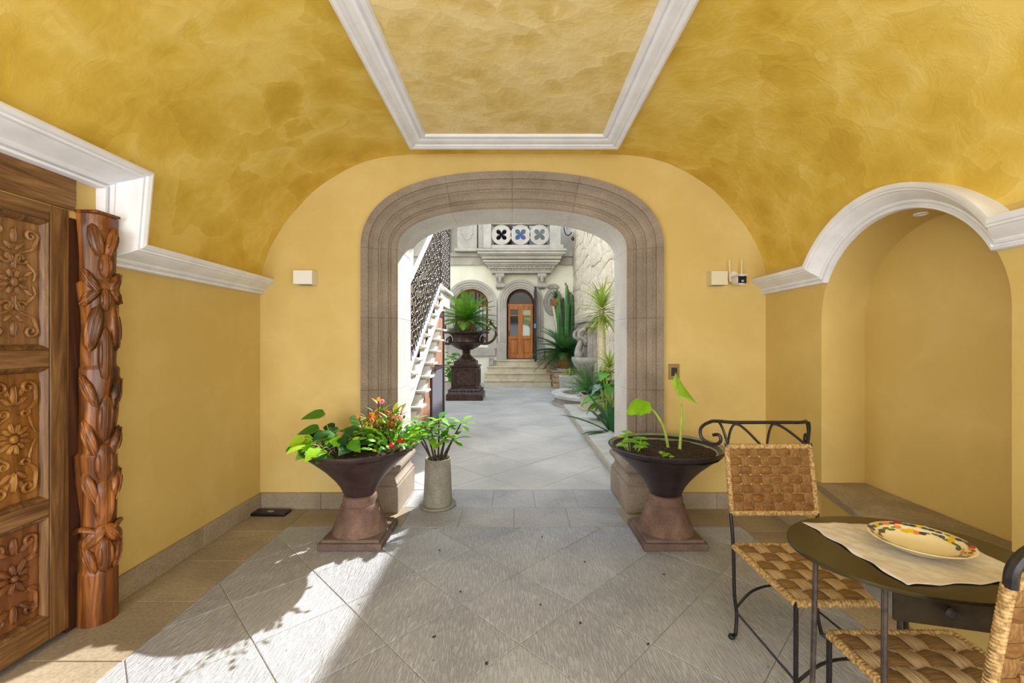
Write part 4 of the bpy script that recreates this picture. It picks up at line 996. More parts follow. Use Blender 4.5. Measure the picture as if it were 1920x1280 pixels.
bx('moulding', (BX0+.38, YBf+.38, 3.84), (BX1-.38, YF, 3.96), 'facade_stone', bal, True, .01); bx('moulding', (BX0+.46, YBf+.44, 3.70), (BX1-.46, YF, 3.84), 'facade_stone', bal, True, .015)
# balustrade: piers, rails, rings
bx('pier', (fx(900, YBf)+.1, YBf+.06, 4.44), (fx(921, YBf), YBf+.30, 5.55), 'facade_stone', bal, True, .015); bx('pier', (fx(1031, YBf), YBf+.06, 4.44), (fx(1052, YBf), YBf+.30, 5.55), 'facade_stone', bal, True, .015)
bx('pier_base', (fx(1029, YBf), YBf+.03, 4.42), (fx(1057, YBf), YBf+.34, 4.56), 'facade_stone', bal, True, .015)
bx('rail', (fx(921, YBf), YBf+.08, 4.44), (fx(1031, YBf), YBf+.26, 4.56), 'facade_stone', bal, True, .01); bx('rail', (fx(921, YBf), YBf+.06, 5.22), (fx(1031, YBf), YBf+.28, 5.42), 'facade_stone', bal, True, .01)
for px in (940, 976, 1012):
    cx, cz, R = fx(px, YBf), 4.89, .325; b = MB(); N = 72
    for y in (YBf+.10, YBf+.22):
        for k in range(N):
            a = 2*pi*k/N; l = abs(cos(2*(a+pi/4+pi/4)))  # lobes on the diagonals
            ri = R*(.16+.50*(abs(sin(2*a))**.8)); 
            b.v.append((cx+R*cos(a), y, cz+R*sin(a))); b.v.append((cx+ri*cos(a), y, cz+ri*sin(a)))
    for k in range(N):
        k2 = (k+1) % N; o = 2*N
        b.f += [(2*k, 2*k2, 2*k2+1, 2*k+1), (o+2*k+1, o+2*k2+1, o+2*k2, o+2*k), (2*k+1, 2*k2+1, o+2*k2+1, o+2*k+1), (2*k, o+2*k, o+2*k2, 2*k2)]
    b.build('quatrefoil_ring', 'facade_stone', bal, True, 30)
up = thing('balcony_door', 'dark glazed french door behind the balcony balustrade', 'door', (DX, YF-.05, 4.44))
bx('frame', (DX-.9, YF-.06, 4.44), (DX+.9, YF-.02, 6.6), 'dark_door_wood', up, True)
for k in range(3): bx('pane', (DX-.84+.57*k, YF-.075, 4.6), (DX-.33+.57*k, YF-.055, 6.5), ('pane_dark', 'pane_blue', 'pane_light')[k], up, True)
# corbels
for px, who in ((938, 'left'), (1015, 'right')):
    c = thing('corbel', 'carved stone scroll corbel under the %s end of the balcony' % who, 'corbel', (fx(px), YF, 3.3))
    hw = .125
    b = MB(); pr_ = [(0, 3.84), (-.42, 3.84), (-.42, 3.76), (-.36, 3.72), (-.40, 3.66), (-.38, 3.56), (-.27, 3.48), (-.22, 3.40), (-.24, 3.32), (-.20, 3.24), (-.08, 3.20), (0, 3.20)]
    n = len(pr_); X_ = fx(px); b.v = [(X_-hw, YF+y, z) for y, z in pr_]+[(X_+hw, YF+y, z) for y, z in pr_]; b.f = [tuple(range(n)), tuple(range(2*n-1, n-1, -1))]+[(i, (i+1) % n, n+(i+1) % n, n+i) for i in range(n)]
    b.build('bracket', 'facade_stone', c, True, 20, .01)
    for y, z, r in ((-.33, 3.63, .075), (-.19, 3.30, .06)):
        MB().tube([(X_-hw-.02, YF+y, z), (X_+hw+.02, YF+y, z)], r, 16).build('scroll', 'facade_stone', c, True, 30)
    b = MB(); b.ell((X_, YF-.37, 3.50), ((.06, 0, 0), (0, .05, 0), (0, 0, .12)), 10, 8); b.build('carved_leaf', 'facade_stone', c, True, 60)
# arched surrounds of window and door
def arch_band(cx, hw, zs, rise, z0, width, prof, name, parent, nblk=7, flare=0):
    path = [(cx-hw, z0), (cx-hw, zs)]+[(cx-hw*cos(pi*i/36), zs+rise*sin(pi*i/36)) for i in range(1, 36)]+[(cx+hw, zs), (cx+hw, z0)]
    N = path_normals(path); m = len(prof)
    idx = [(0, 1)]+[(1+int(36*i/(nblk-2)), 1+int(36*(i+1)/(nblk-2))) for i in range(nblk-2)]+[(37, 38)]
    for a, c in idx:
        b = MB(); k0 = 0
        for i in range(a, c+1):
            for o, y in prof: b.v.append((path[i][0]+N[i].x*o, y, path[i][1]+N[i].y*o))
            k0 += 1
        for i in range(k0-1):
            for k in range(m): k2 = (k+1) % m; b.f.append((i*m+k, i*m+k2, (i+1)*m+k2, (i+1)*m+k))
        b.f += [tuple(range(m)), tuple((k0-1)*m+k for k in range(m))]
        b.build('stone_block', 'facade_stone', parent, True, 30)
pf_ = [(0, YF+.2), (0, YF-.02), (.05, YF-.03), (.06, YF-.06), (.12, YF-.06), (.13, YF-.09), (.20, YF-.09), (.21, YF-.12), (.30, YF-.12), (.30, YF)]
ws = thing('window_surround', 'moulded stone frame around the arched barred window on the courtyard facade', 'frame', (WX, YF, 1.0))
arch_band(WX, WW, 2.72, .50, 1.18, .3, pf_, 'x', ws)
bx('apron', (WX-.83, YF-.10, .92), (WX+.83, YF, 1.22), 'facade_stone', ws, True, .015)
ds = thing('door_surround', 'moulded stone frame around the arched wooden entrance door', 'frame', (DX, YF, .8))
arch_band(DX, DW, 2.75, DW, 1.35, .3, pf_, 'x', ds)
for s in (-1, 1): x0, x1 = sorted((DX+s*(DW-.0), DX+s*(DW+.34))); bx('base_block', (x0, YF-.16, .80), (x1, YF+.1, 1.36), 'facade_stone', ds, True, .015)
# window: frame, panes, iron bars
win = thing('window_1', 'arched wooden window with vertical iron bars behind the big urn palm', 'window', (WX, YF+.18, 1.3))
yw = YF+.18
path = [(WX-WW+.03, 1.34), (WX-WW+.03, 2.72)]+[(WX-(WW-.03)*cos(pi*i/20), 2.72+.47*sin(pi*i/20)) for i in range(1, 20)]+[(WX+WW-.03, 2.72), (WX+WW-.03, 1.34)]
MB().tube([(x, yw, z) for x, z in path], .045, 4, True, up=(0, 1, 0)).build('frame', 'honey_wood', win, True, 20)
bx('transom', (WX-WW+.02, yw-.05, 2.62), (WX+WW-.02, yw+.03, 2.72), 'honey_wood', win, True, .006); bx('mullion', (WX-.03, yw-.05, 1.34), (WX+.03, yw+.03, 2.62), 'honey_wood', win, True, .006)
for x0, x1, mt in ((WX-WW+.07, WX-.03, 'pane_green'), (WX+.03, WX+WW-.07, 'pane_light')): bx('pane', (x0, yw, 1.38), (x1, yw+.012, 2.62), mt, win, True)
b = MB(); pt_ = [(WX-(WW-.07)*cos(pi*i/16), 2.72+.43*sin(pi*i/16)) for i in range(17)]; b.hexa([(x, yw, z) for x, z in pt_], [(x, yw+.012, z) for x, z in pt_]); b.build('fan_pane', 'pane_dark', win, True, 20)
for k in range(9):
    x = WX-WW+.06+(2*WW-.12)*k/8; zt_ = 2.72+.50*sqrt(max(0, 1-((x-WX)/WW)**2))-.01; MB().tube([(x, YF+.05, 1.31), (x, YF+.05, zt_)], .011, 6).build('bar', 'black_iron', win, True)
for z in (1.75, 2.25, 2.72): MB().tube([(WX-WW+.01, YF+.05, z), (WX+WW-.01, YF+.05, z)], .010, 6).build('cross_bar', 'black_iron', win, True)
# entrance door
ed = thing('entrance_door', 'honey-coloured arched wooden door with glass panes at the top of the courtyard steps', 'door', (DX, YF+.2, .82))
yd = YF+.16
path = [(DX-DW+.03, .84), (DX-DW+.03, 2.75)]+[(DX-(DW-.03)*cos(pi*i/20), 2.75+(DW-.03)*sin(pi*i/20)) for i in range(1, 20)]+[(DX+DW-.03, 2.75), (DX+DW-.03, .84)]
MB().tube([(x, yd, z) for x, z in path], .05, 4, False, up=(0, 1, 0)).build('frame', 'dark_door_wood', ed, True, 20)
bx('transom', (DX-DW+.03, yd-.04, 2.62), (DX+DW-.03, yd+.03, 2.72), 'honey_wood', ed, True, .006)
for s in (-1, 1):
    xa, xb = sorted((DX+s*.012, DX+s*(DW-.05)))
    for nm, a_, c_ in (('stile', (xa, .84), (xa+.07, 2.62)), ('stile', (xb-.07, .84), (xb, 2.62)), ('rail', (xa+.07, .84), (xb-.07, .98)), ('rail', (xa+.07, 1.50), (xb-.07, 1.62)), ('rail', (xa+.07, 2.52), (xb-.07, 2.62))):
        bx(nm, (a_[0], yd-.06, a_[1]), (c_[0], yd+.03, c_[1]), 'honey_wood', ed, True, .006)
    bx('panel', (xa+.07, yd-.01, .98), (xb-.07, yd+.02, 1.50), 'honey_wood', ed, True); bx('raised_panel', (xa+.10, yd-.025, 1.02), (xb-.10, yd-.01, 1.46), 'honey_wood', ed, True, .01)
    bx('pane', (xa+.07, yd, 1.62), (xb-.07, yd+.012, 2.52), 'pane_dark' if s < 0 else 'pane_green', ed, True); bx('glazing_bar', (xa+.07, yd-.012, 2.30), (xb-.07, yd+.015, 2.33), 'honey_wood', ed, True)
bx('astragal', (DX-.02, yd-.075, .84), (DX+.02, yd+.02, 2.62), 'honey_wood', ed, True, .006)
b = MB(); pt_ = [(DX-(DW-.09)*cos(pi*i/16), 2.74+(DW-.10)*sin(pi*i/16)) for i in range(17)]; b.hexa([(x, yd, z) for x, z in pt_], [(x, yd+.012, z) for x, z in pt_]); b.build('fan_pane', 'pane_dark', ed, True, 20)
MB().tube([(DX-DW+.085, yd-.06, 1.60), (DX-DW+.085, yd-.09, 1.68), (DX-DW+.085, yd-.06, 1.80)], .012, 6).build('handle', 'black_iron', ed, True)
ol = thing('door_shutter', 'dark narrow outer door leaf standing open right of the wooden entrance door', 'door', (DX+DW+.02, YF-.1, .8))
bx('leaf', (DX+DW-.02, YF-.62, .78), (DX+DW+.035, YF-.02, 3.15), 'dark_frame', ol, True, .01); bx('edge_strip', (DX+DW-.03, YF-.66, .76), (DX+DW+.045, YF-.62, 3.22), 'interior_dark', ol, True)
bx('latch', (DX+DW-.05, YF-.67, 1.85), (DX+DW+.02, YF-.66, 2.0), 'pane_blue', ol, True)
# steps
for k, (y0, z1, x0, x1) in enumerate(((13.6, .2, -.95, 1.17), (13.9, .4, -.93, 1.17), (14.2, .6, -.88, 1.17), (14.5, .8, -.66, 1.12))):
    tag(st := bx('step', (x0, y0+.02, z1-.2), (x1, YF, z1-.04), 'step_stone'), ['lowest', 'second', 'third', 'top'][k]+' pale stone step up to the wooden entrance door', 'step', 'courtyard entrance steps')
    st['kind'] = 'structure'; del st['category']
    nseg = 4
    for j in range(nseg): xa = x0-.02+(x1-x0+.04)*j/nseg; bx('tread_slab', (xa+.004, y0-.02, z1-.04), (xa+(x1-x0+.04)/nseg-.004, y0+.33, z1), 'step_stone', st, True, .008)
t = bx('vent_box', (-.84, 14.3, .62), (-.68, 14.6, .86), 'fountain_stone', None, False, .01); tag(t, 'small grey stone block beside the top courtyard step', 'block')
# medallion and hanging pot
md = thing('medallion', 'oval carved stone wall medallion with a shell top behind the hanging plant', 'ornament', (fx(1036), YF, 2.9))
mx = fx(1037); mz = fz(566)
b = MB()
prf = [(.36, 0), (.36, .05), (.33, .08), (.30, .06), (.27, .09), (.22, .05), (0, .06)]
for r, d in prf[:-1]:
    b.v += [(mx+r*.9*cos(2*pi*k/32), YF-d, mz+r*1.30*sin(2*pi*k/32)) for k in range(32)]
for j in range(len(prf)-2): b.f += [(j*32+k, j*32+(k+1) % 32, (j+1)*32+(k+1) % 32, (j+1)*32+k) for k in range(32)]
b.f.append(tuple((len(prf)-2)*32+k for k in range(32)))
b.build('oval', 'facade_stone', md, True, 30)
b = MB()
for k in range(7):
    a = pi*(.12+.76*k/6); b.ell((mx+.13*cos(a), YF-.06, mz+.44+.10*sin(a)), ((.10*cos(a), 0, .10*sin(a)), (-.035*sin(a), 0, .035*cos(a)), (0, .06, 0)), 8, 6)
b.build('shell', 'facade_stone', md, True, 60)
Lc = dict(frond=None)
def frond_data(name, L, mat, n=26, w_=.13, bend=.45, rise=0, vee=.5):
    b = MB(); pts_ = []
    for i in range(n+1): t = i/n; pts_.append(Vector((0, L*(t-.18*t*t*bend), L*(rise*t-bend*t*t))))
    b.tube(pts_, [.012*L*(1-.75*i/n)+.001 for i in range(n+1)], 4)
    for i in range(2, n+1):
        t = i/n; p = pts_[i]; d = (pts_[i]-pts_[i-1]).normalized(); l = L*w_*(sin(pi*min(1, t*.93+.06))**.6+.1)
        for s in (-1, 1):
            q = p+Vector((s*l, 0, 0))*.85+d*l*.55+Vector((0, 0, l*vee*.5)); b.add([p-d*L*.019, p+d*L*.019, q], [(0, 1, 2)])
    return b.data(name, mat, 80)
def palm(t, c, L, n, mat, trunk, base_el=(.15, 1.35), seed=1, bend=.45, frame_mesh=None, w_=.13):
    random.seed(seed); me = frame_mesh or frond_data('frond', 1.0, mat, bend=bend, w_=w_)
    for i in range(n):
        f = i/(n-1); a = i*2.39996+rd(-.15, .15); el = base_el[0]+(base_el[1]-base_el[0])*f+rd(-.06, .06)
        inst('frond', me, t, orient(c, (cos(a)*cos(el), sin(a)*cos(el), sin(el)), (-cos(a)*sin(el), -sin(a)*sin(el), cos(el)), L*rd(.85, 1.08)))
hp = thing('hanging_plant', 'dark pot with rosette leaves hanging in front of the oval wall medallion', 'plant', (fx(1042, 14.5), 14.5, fz(575, 14.5)))
MB().lathe([(0, 0), (.10, .02), (.17, .14), (.19, .26), (.17, .26), (.14, .2), (0, .2)], 20).build('pot', 'trunk_brown', hp); MB().tube([(0, .0, .26), (.0, .02, .5), (0, .28, .55)], .012, 6).build('hook', 'black_iron', hp)
hl = leaf_data('leaf', .36, .055, 'leaf_cycad', 'blade', .3, .2, 5)
for i in range(46): f = i/45; a = i*2.4; el = -.45+1.7*f; inst('leaf', hl, hp, orient((0, 0, .24+.1*f), (cos(a)*cos(el), sin(a)*cos(el), sin(el)), (0, 0, 1), .8+.2*sin(i)))
# stone wall on the right side of the courtyard built of rubble
sw = struct(MB().box((2.03, YB, 0), (2.3, 10.2, 4.08)).box((2.03, 10.2, 0), (2.3, YF+.3, 5.1)).build('wall_courtyard_right', 'mortar', smooth=0))
random.seed(11)
NY, NZ = 15, 15; gy = lambda i: 8.0+(YF-8.0)*i/NY; gz = lambda j: .0+5.08*j/NZ
G = {(i, j): (gy(i)+(rd(-.17, .17) if 0 < i < NY else 0)+(.22 if j % 2 and 0 < i < NY else 0), gz(j)+(rd(-.1, .1) if 0 < j < NZ else 0)) for i in range(NY+1) for j in range(NZ+1)}
for i in range(NY):
    for j in range(NZ):
        q = [G[(i, j)], G[(i+1, j)], G[(i+1, j+1)], G[(i, j+1)]]; cy_, cz_ = sum(p[0] for p in q)/4, sum(p[1] for p in q)/4
        if cy_ < 10.3 and cz_ > 4.0: continue
        poly = []
        for a, c in zip(q, q[1:]+q[:1]): poly += [a, ((a[0]+c[0])/2+rd(-.03, .03), (a[1]+c[1])/2+rd(-.03, .03))]
        ins = lambda f: [(cy_+(y-cy_)*f, cz_+(z-cz_)*f) for y, z in poly]
        b = MB(); d = rd(.010, .028); n = 8
        for f, x in ((.97, 2.035), (.955, 2.03-d*.7), (.82, 2.03-d)): b.v += [(x, y, z) for y, z in ins(f)]
        b.v.append((2.03-d*1.12, cy_, cz_))
        for k in range(2): b.f += [(k*n+u, k*n+(u+1) % n, (k+1)*n+(u+1) % n, (k+1)*n+u) for u in range(n)]
        b.f += [(2*n+u, 2*n+(u+1) % n, 3*n) for u in range(n)]
        b.build('stone', 'rubble', sw, smooth=40)
# raised bed at the far right with stone cladding
def clad(name, label, x0, y0, x1, y1, z1, mat, nx, nz, cap=.05):
    t = thing(name, label, 'planter', ((x0+x1)/2, y0, 0)); bx('core', (x0+.03, y0+.03, 0), (x1, y1, z1-.03), 'mortar', t, True)
    for i in range(nx):
        for j in range(nz):
            xa, xb, za, zb = x0+(x1-x0)*i/nx, x0+(x1-x0)*(i+1)/nx, (z1-.05)*j/nz, (z1-.05)*(j+1)/nz
            bx('stone', (xa+.008, y0+rd(-.012, .008), za+.006), (xb-.008, y0+.06, zb-.006), mat, t, True, .012)
    nl = max(2, int((y1-y0)/.4))
    for i in range(nl):
        for j in range(nz):
            ya, yb_, za, zb = y0+(y1-y0)*i/nl, y0+(y1-y0)*(i+1)/nl, (z1-.05)*j/nz, (z1-.05)*(j+1)/nz
            bx('stone', (x0+rd(-.012, .008), ya+.008, za+.006), (x0+.06, yb_-.008, zb-.006), mat, t, True, .012)
    bx('cap', (x0-.05, y0-.05, z1-cap), (x1, y1, z1), 'fountain_stone', t, True, .012); return t
clad('raised_bed', 'low stone-clad raised bed beside the courtyard steps, holding the cycad', 1.20, 13.0, 2.03, 14.1, .55, 'rubble_brown', 3, 3)
clad('raised_bed', 'higher stone-clad bed in the far right corner, holding the tall cactus', 1.05, 14.1, 2.03, YF, 1.15, 'rubble_brown', 4, 5)
cy = thing('cycad', 'large green cycad palm with a scaly trunk in the raised bed beside the steps', 'plant', (1.62, 13.5, .55))
def scaly(b, r0, r1, h, seg=22):
    N = 24; b.grid(lambda i, j: ((r0+(r1-r0)*j/N)*(1+.12*abs(sin(i*pi/2+j*pi/2)))*(sin(pi*(.18+.72*j/N)))**.5*cos(2*pi*i/seg), (r0+(r1-r0)*j/N)*(1+.12*abs(sin(i*pi/2+j*pi/2)))*(sin(pi*(.18+.72*j/N)))**.5*sin(2*pi*i/seg), h*j/N), seg, N+1, True); b.f += [tuple(range(seg)), tuple(N*seg+i for i in range(seg))]; return b
scaly(MB(), .24, .18, .50).build('trunk', 'trunk_brown', cy, smooth=50); palm(cy, Vector((0, 0, .46)), 1.1, 54, 'leaf_cycad', None, (-.15, 1.4), 2, .42, w_=.18)
tc_ = thing('column_cactus', 'cluster of tall green column cacti in the far right corner bed', 'plant', (1.66, 14.45, 1.15))
random.seed(6)
for k, (x, y, h) in enumerate([(-.24, 0, 1.65), (-.13, -.08, 1.95), (-.03, .06, 1.85), (.05, -.1, 2.25), (.15, .02, 2.05), (.24, -.05, 1.95), (-.18, -.12, 1.3), (.10, -.16, 1.6), (.20, .1, 1.7)]):
    b = MB(); N = 10; h -= .1; pr_ = [(.042, 0), (.044, h*.3), (.043, h*.7), (.04, h-.08), (.026, h-.02), (0, h)]
    b.lathe(pr_, 24, ripple=lambda a, j: 1+.16*abs(sin(a*3.5))); o = b.build('column', 'cactus', tc_, smooth=50); o.location = (x, y, 0); o.rotation_euler = (rd(-.03, .03), rd(-.04, .04), 0)
    if k in (3, 4, 5): MB().ell((x, y, h+.02), ((.03, 0, 0), (0, .03, 0), (0, 0, .05))).build('bud', 'trunk_brown', tc_)
lt = thing('leaning_trunk', 'thin bare trunk leaning up to the hanging plant beside the cacti', 'plant', (1.55, 14.4, 1.15)); MB().tube([(0, 0, 0), (-.12, 0, .7), (-.25, .05, 1.45)], [.05, .045, .04], 8).build('trunk', 'trunk_pale', lt)
wl_ = thing('wall_lamp', 'small dark box lamp fixed high on the rubble wall', 'light', (2.0, 9.9, fz(549, 9.9))); bx('housing', (-.14, -.08, -.07), (0, .08, .07), 'grey_panel', wl_, bevel=.01); bx('back_plate', (-.02, -.06, -.16), (.01, .06, .1), 'black_plastic', wl_)
# drain pipes under the balcony corner
dp = thing('roof_spout', 'grey curved metal spouts in the corner beside the balcony', 'pipe', (1.75, 14.2, 4.6))
for k in range(3): MB().tube([(fx(1054, 14.2)+k*.10, 14.1-.0*k, 5.65-k*.02), (fx(1066, 14.2)+k*.10, 14.15, 5.1+k*.06)], .06, 10).build('spout', 'pipe_grey', dp, True)
MB().tube(crom([(1.63, 14.2, 5.2), (1.68, 14.15, 4.95), (1.78, 14.1, 4.88), (1.88, 14.1, 4.98)], 5), .018, 6).build('cable', 'black_iron', dp, True)
MB().ell((1.90, 14.0, 4.75), ((.05, 0, 0), (0, .05, 0), (0, 0, .07))).build('bulb_lamp', 'black_plastic', dp, True)
# wall fountain
fo = thing('wall_fountain', 'carved grey stone wall fountain with a round scalloped basin on the right wall', 'fountain', (2.0, 11.0, 0))
FX, FY = 2.02, 11.0
b = MB(); b.lathe([(0, .42), (.10, .44), (.14, .50), (.22, .58), (.38, .70), (.47, .78), (.50, .86), (.54, .90), (.56, .97), (.54, 1.02), (.50, 1.02), (.47, .95), (.3, .88), (0, .86)], 56, (FX, FY, 0), ripple=lambda a, j: 1+(.035*abs(sin(a*14)) if 2 <= j <= 6 else 0))
b.build('basin', 'fountain_stone', fo, True, 40)
MB().lathe([(0, 0), (.26, 0), (.26, .1), (.16, .16), (.13, .3), (.16, .42), (.12, .46), (0, .46)], 28, (FX, FY, 0)).build('pedestal', 'fountain_stone', fo, True, 40)
MB().lathe([(0, .96), (.48, .96)], 40, (FX, FY, 0)).build('water', 'water', fo, True, 0)
for z0, z1, y0, y1, d in ((.0, .9, FY-.62, FY+.62, .08), (.9, 1.75, FY-.50, FY+.50, .12), (1.75, 1.88, FY-.66, FY+.66, .30), (1.88, 1.98, FY-.74, FY+.74, .38), (1.98, 2.05, FY-.60, FY+.60, .26)): bx('back_slab', (2.03-d, y0, z0), (2.03, y1, z1), 'fountain_stone', fo, True, .02)
for s in (-1, 1):
    bx('pilaster', (1.80, FY+s*.42-.08, .92), (1.92, FY+s*.42+.08, 1.74), 'fountain_stone', fo, True, .02)
    b = MB(); y_ = FY+s*.42
    b.tube(crom([(1.75, y_, 1.72), (1.62, y_, 1.66), (1.60, y_, 1.54), (1.70, y_, 1.48), (1.76, y_, 1.40)], 5), [.05]*21, 8); b.build('volute', 'fountain_stone', fo, True, 50)
b = MB(); b.ell((1.83, FY, 1.42), ((.10, 0, 0), (0, .11, 0), (0, 0, .16)), 14, 10); b.build('carved_mask', 'fountain_stone', fo, True, 60)
b = MB(); b.tube(crom([(1.66, FY-.12, 1.0), (1.62, FY-.1, 1.15), (1.66, FY-.06, 1.3), (1.70, FY, 1.42)], 5), [.10, .11, .12, .12, .11, .10, .09, .09, .09, .09, .08, .08, .08, .07, .06, .05], 10); b.build('carved_fish', 'fountain_stone', fo, True, 60)
b = MB(); b.tube([(1.70, FY, 1.36), (1.66, FY, 1.30), (1.64, FY, .97)], [.02, .025, .035], 8); b.build('water_jet', 'glazed', fo, True, 60)
# round pool at floor level
po = thing('pool_basin', 'low half-round stone pool with a thick pale rim at the right edge of the courtyard', 'basin', (2.0, 9.75, 0))
PR = 1.17; b = MB(); an = [pi/2+pi*i/36 for i in range(37)]
def halfring(prof):
    b = MB(); m = len(prof)
    for a in an:
        for r, z in prof: b.v.append((2.03+r*cos(a), 9.75+r*sin(a), z))
    for i in range(len(an)-1):
        for k in range(m): k2 = (k+1) % m; b.f.append((i*m+k, i*m+k2, (i+1)*m+k2, (i+1)*m+k))
    b.f += [tuple(range(m)), tuple((len(an)-1)*m+k for k in range(m))]; return b
halfring([(PR-.10, 0), (PR+.0, 0), (PR+.0, .04), (PR-.06, .06), (PR-.06, .17), (PR-.10, .17)]).build('pool_wall', 'fountain_stone', po, True, 30)
halfring([(PR-.24, .17), (PR-.02, .17), (PR+.02, .19), (PR+.02, .25), (PR-.02, .28), (PR-.20, .28), (PR-.24, .25)]).build('rim', 'coping', po, True, 30)
b = MB(); b.v = [(2.03, 9.75, .19)]+[(2.03+(PR-.2)*cos(a), 9.75+(PR-.2)*sin(a), .19) for a in an]; b.f = [(0, i+1, i+2) for i in range(36)]; b.build('water', 'water', po, True, 0)
# coping and soil bed along the right side
cu = struct(bx('trim_4', (1.03, YB+.05, 0), (1.38, 8.75, .10), 'coping')); 
yy = YB+.04
while yy < 8.7: y2_ = min(8.72, yy+.78); bx('coping_slab', (1.00, yy+.003, .10), (1.40, y2_-.003, .145), 'coping', cu, True, .006); yy = y2_
struct(bx('planting_bed', (1.38, YB+.1, 0), (2.03, 7.9, .10), 'soil'))
struct(bx('bed_ledge', (1.18, 7.55, 0), (2.03, 8.75, .135), 'coping', bevel=.01))
pb = MB(); random.seed(8)
for i in range(420): 
    x, y, r = rd(1.42, 2.0), rd(4.3, 7.5), rd(.008, .018); pb.ell((x, y, .10+r*.4), ((r*1.3, 0, 0), (0, r, 0), (0, 0, r*.7)), 5, 4)
o = pb.build('pebbles', 'pebble', smooth=60); tag(o, 'pale pebbles scattered over the planting bed', 'pebbles', None, 'stuff')
pb = MB()
for i in range(160): x, y, r = rd(1.35, 1.95), rd(13.02, 13.6), rd(.015, .03); pb.ell((x, y, .55+r*.5), ((r*1.3, 0, 0), (0, r, 0), (0, 0, r*.7)), 5, 4)
o = pb.build('pebbles', 'pebble', smooth=60); tag(o, 'white pebbles around the base of the cycad', 'pebbles', None, 'stuff')
gr = MB()
for i in range(240):
    x, y = rd(1.44, 1.75), rd(5.6, 7.4); a = rd(0, 6.3); h = rd(.03, .07); gr.add([(x, y, .1), (x+.02*cos(a), y+.02*sin(a), .1), (x+.03*cos(a+1), y+.03*sin(a+1), .1+h)], [(0, 1, 2)])
o = gr.build('ground_cover', 'leaf_yellow', smooth=0); tag(o, 'low yellow-green ground cover in the planting bed', 'ground cover', None, 'stuff')
# planter box with rosemary-like shrub
bxp = thing('planter_box', 'square pale concrete planter box with a bushy shrub on the ledge by the pool', 'planter', (1.48, 8.1, .135))
MB().hexa([(x*.25, y*.25, 0) for x, y in ((-1, -1), (1, -1), (1, 1), (-1, 1))], [(x*.27, y*.27, .05) for x, y in ((-1, -1), (1, -1), (1, 1), (-1, 1))]).build('tray', 'concrete', bxp, bevel=.008)
MB().hexa([(x*.20, y*.20, .05) for x, y in ((-1, -1), (1, -1), (1, 1), (-1, 1))], [(x*.225, y*.225, .30) for x, y in ((-1, -1), (1, -1), (1, 1), (-1, 1))]).build('box', 'concrete', bxp, bevel=.008)
MB().hexa([(x*.20, y*.20, .30) for x, y in ((-1, -1), (1, -1), (1, 1), (-1, 1))], [(x*.20, y*.20, .305) for x, y in ((-1, -1), (1, -1), (1, 1), (-1, 1))]).build('soil', 'soil', bxp)
def sprig_data(name, L, mat, n=26, l=.05):
    b = MB(); b.tube([(0, 0, 0), (0, L*.5, L*.03), (0, L, 0)], [.004, .003, .001], 4)
    for i in range(n):
        y = L*(.15+.85*i/n); a = i*2.4; q = Vector((cos(a)*l*.8, l*.6, sin(a)*l*.8)); u = Vector((-sin(a), 0, cos(a)))*l*.10; p = Vector((0, y, 0)); b.add([p-u, p+u, p+q], [(0, 1, 2)])
    return b.data(name, mat, 80)
def bush(t, c, n, L, mats, rx, rz, seed, l=.05):
    random.seed(seed); me = [sprig_data('sprig', L, m_, l=l) for m_ in mats]
    for i in range(n):
        a = rd(0, 2*pi); el = rd(-.1, 1.4); q = rd(0, .6); inst('sprig', random.choice(me), t, orient(Vector(c)+Vector((rx*q*cos(a), rx*q*sin(a), rz*rd(0, .5))), (cos(a)*cos(el), sin(a)*cos(el), sin(el)), (0, 0, 1), rd(.7, 1.1)))
sh = thing('shrub', 'feathery green shrub filling the square concrete planter box', 'plant', (1.48, 8.1, .44)); bush(sh, (0, 0, 0), 170, .44, ['leaf_mid', 'leaf_dark'], .3, .3, 3)
tr = thing('trough', 'small pale stone trough with grass behind the round pool', 'planter', (1.42, 11.6, 0)); MB().hexa([(-.18, -.16, 0), (.35, -.16, 0), (.35, .16, 0), (-.18, .16, 0)], [(-.2, -.18, .50), (.37, -.18, .50), (.37, .18, .50), (-.2, .18, .50)]).build('body', 'coping', tr, bevel=.012)
g_ = thing('grass_tuft', 'short green tuft growing in the small stone trough', 'plant', (1.48, 11.6, .49)); bush(g_, (0, 0, 0), 40, .2, ['leaf_yellow', 'leaf_mid'], .2, .1, 5, .03)
# tall dracaena
dr_ = thing('dracaena', 'tall yellow-green dracaena with a pale bare trunk before the fountain', 'plant', (1.70, 8.35, .13))
MB().tube([(.04, 0, 0), (.02, 0, .8), (0, 0, 1.25), (-.01, 0, 1.95)], [.075, .07, .065, .05], 12).build('trunk', 'trunk_pale', dr_, smooth=50)
st_ = leaf_data('leaf', .52, .05, 'leaf_palm', 'blade', .35, .3, 6)
random.seed(9)
for i in range(120):
    f = i/119; a = i*2.4; el = -.55+1.95*f+rd(-.1, .1); inst('leaf', st_, dr_, orient((-.01, 0, 1.72+.30*f), (cos(a)*cos(el), sin(a)*cos(el), sin(el)), (-cos(a)*sin(el), -sin(a)*sin(el), cos(el)), rd(.75, 1.1)))
yu = thing('yucca', 'small yellow-green spiky rosette plant on a short trunk behind the right jamb', 'plant', (1.62, 7.35, .10))
MB().tube([(0, 0, 0), (.0, 0, .85)], [.045, .035], 10).build('trunk', 'trunk_pale', yu)
st2 = leaf_data('leaf', .34, .045, 'leaf_palm', 'blade', .25, .3, 5)
for i in range(50): f = i/49; a = i*2.4; el = -.3+1.6*f; inst('leaf', st2, yu, orient((0, 0, .82+.08*f), (cos(a)*cos(el), sin(a)*cos(el), sin(el)), (0, 0, 1), rd(.8, 1.1)))
mo = thing('philodendron', 'broad-leaved green plant with long stems in the bed behind the right jamb', 'plant', (1.50, 6.85, .10))
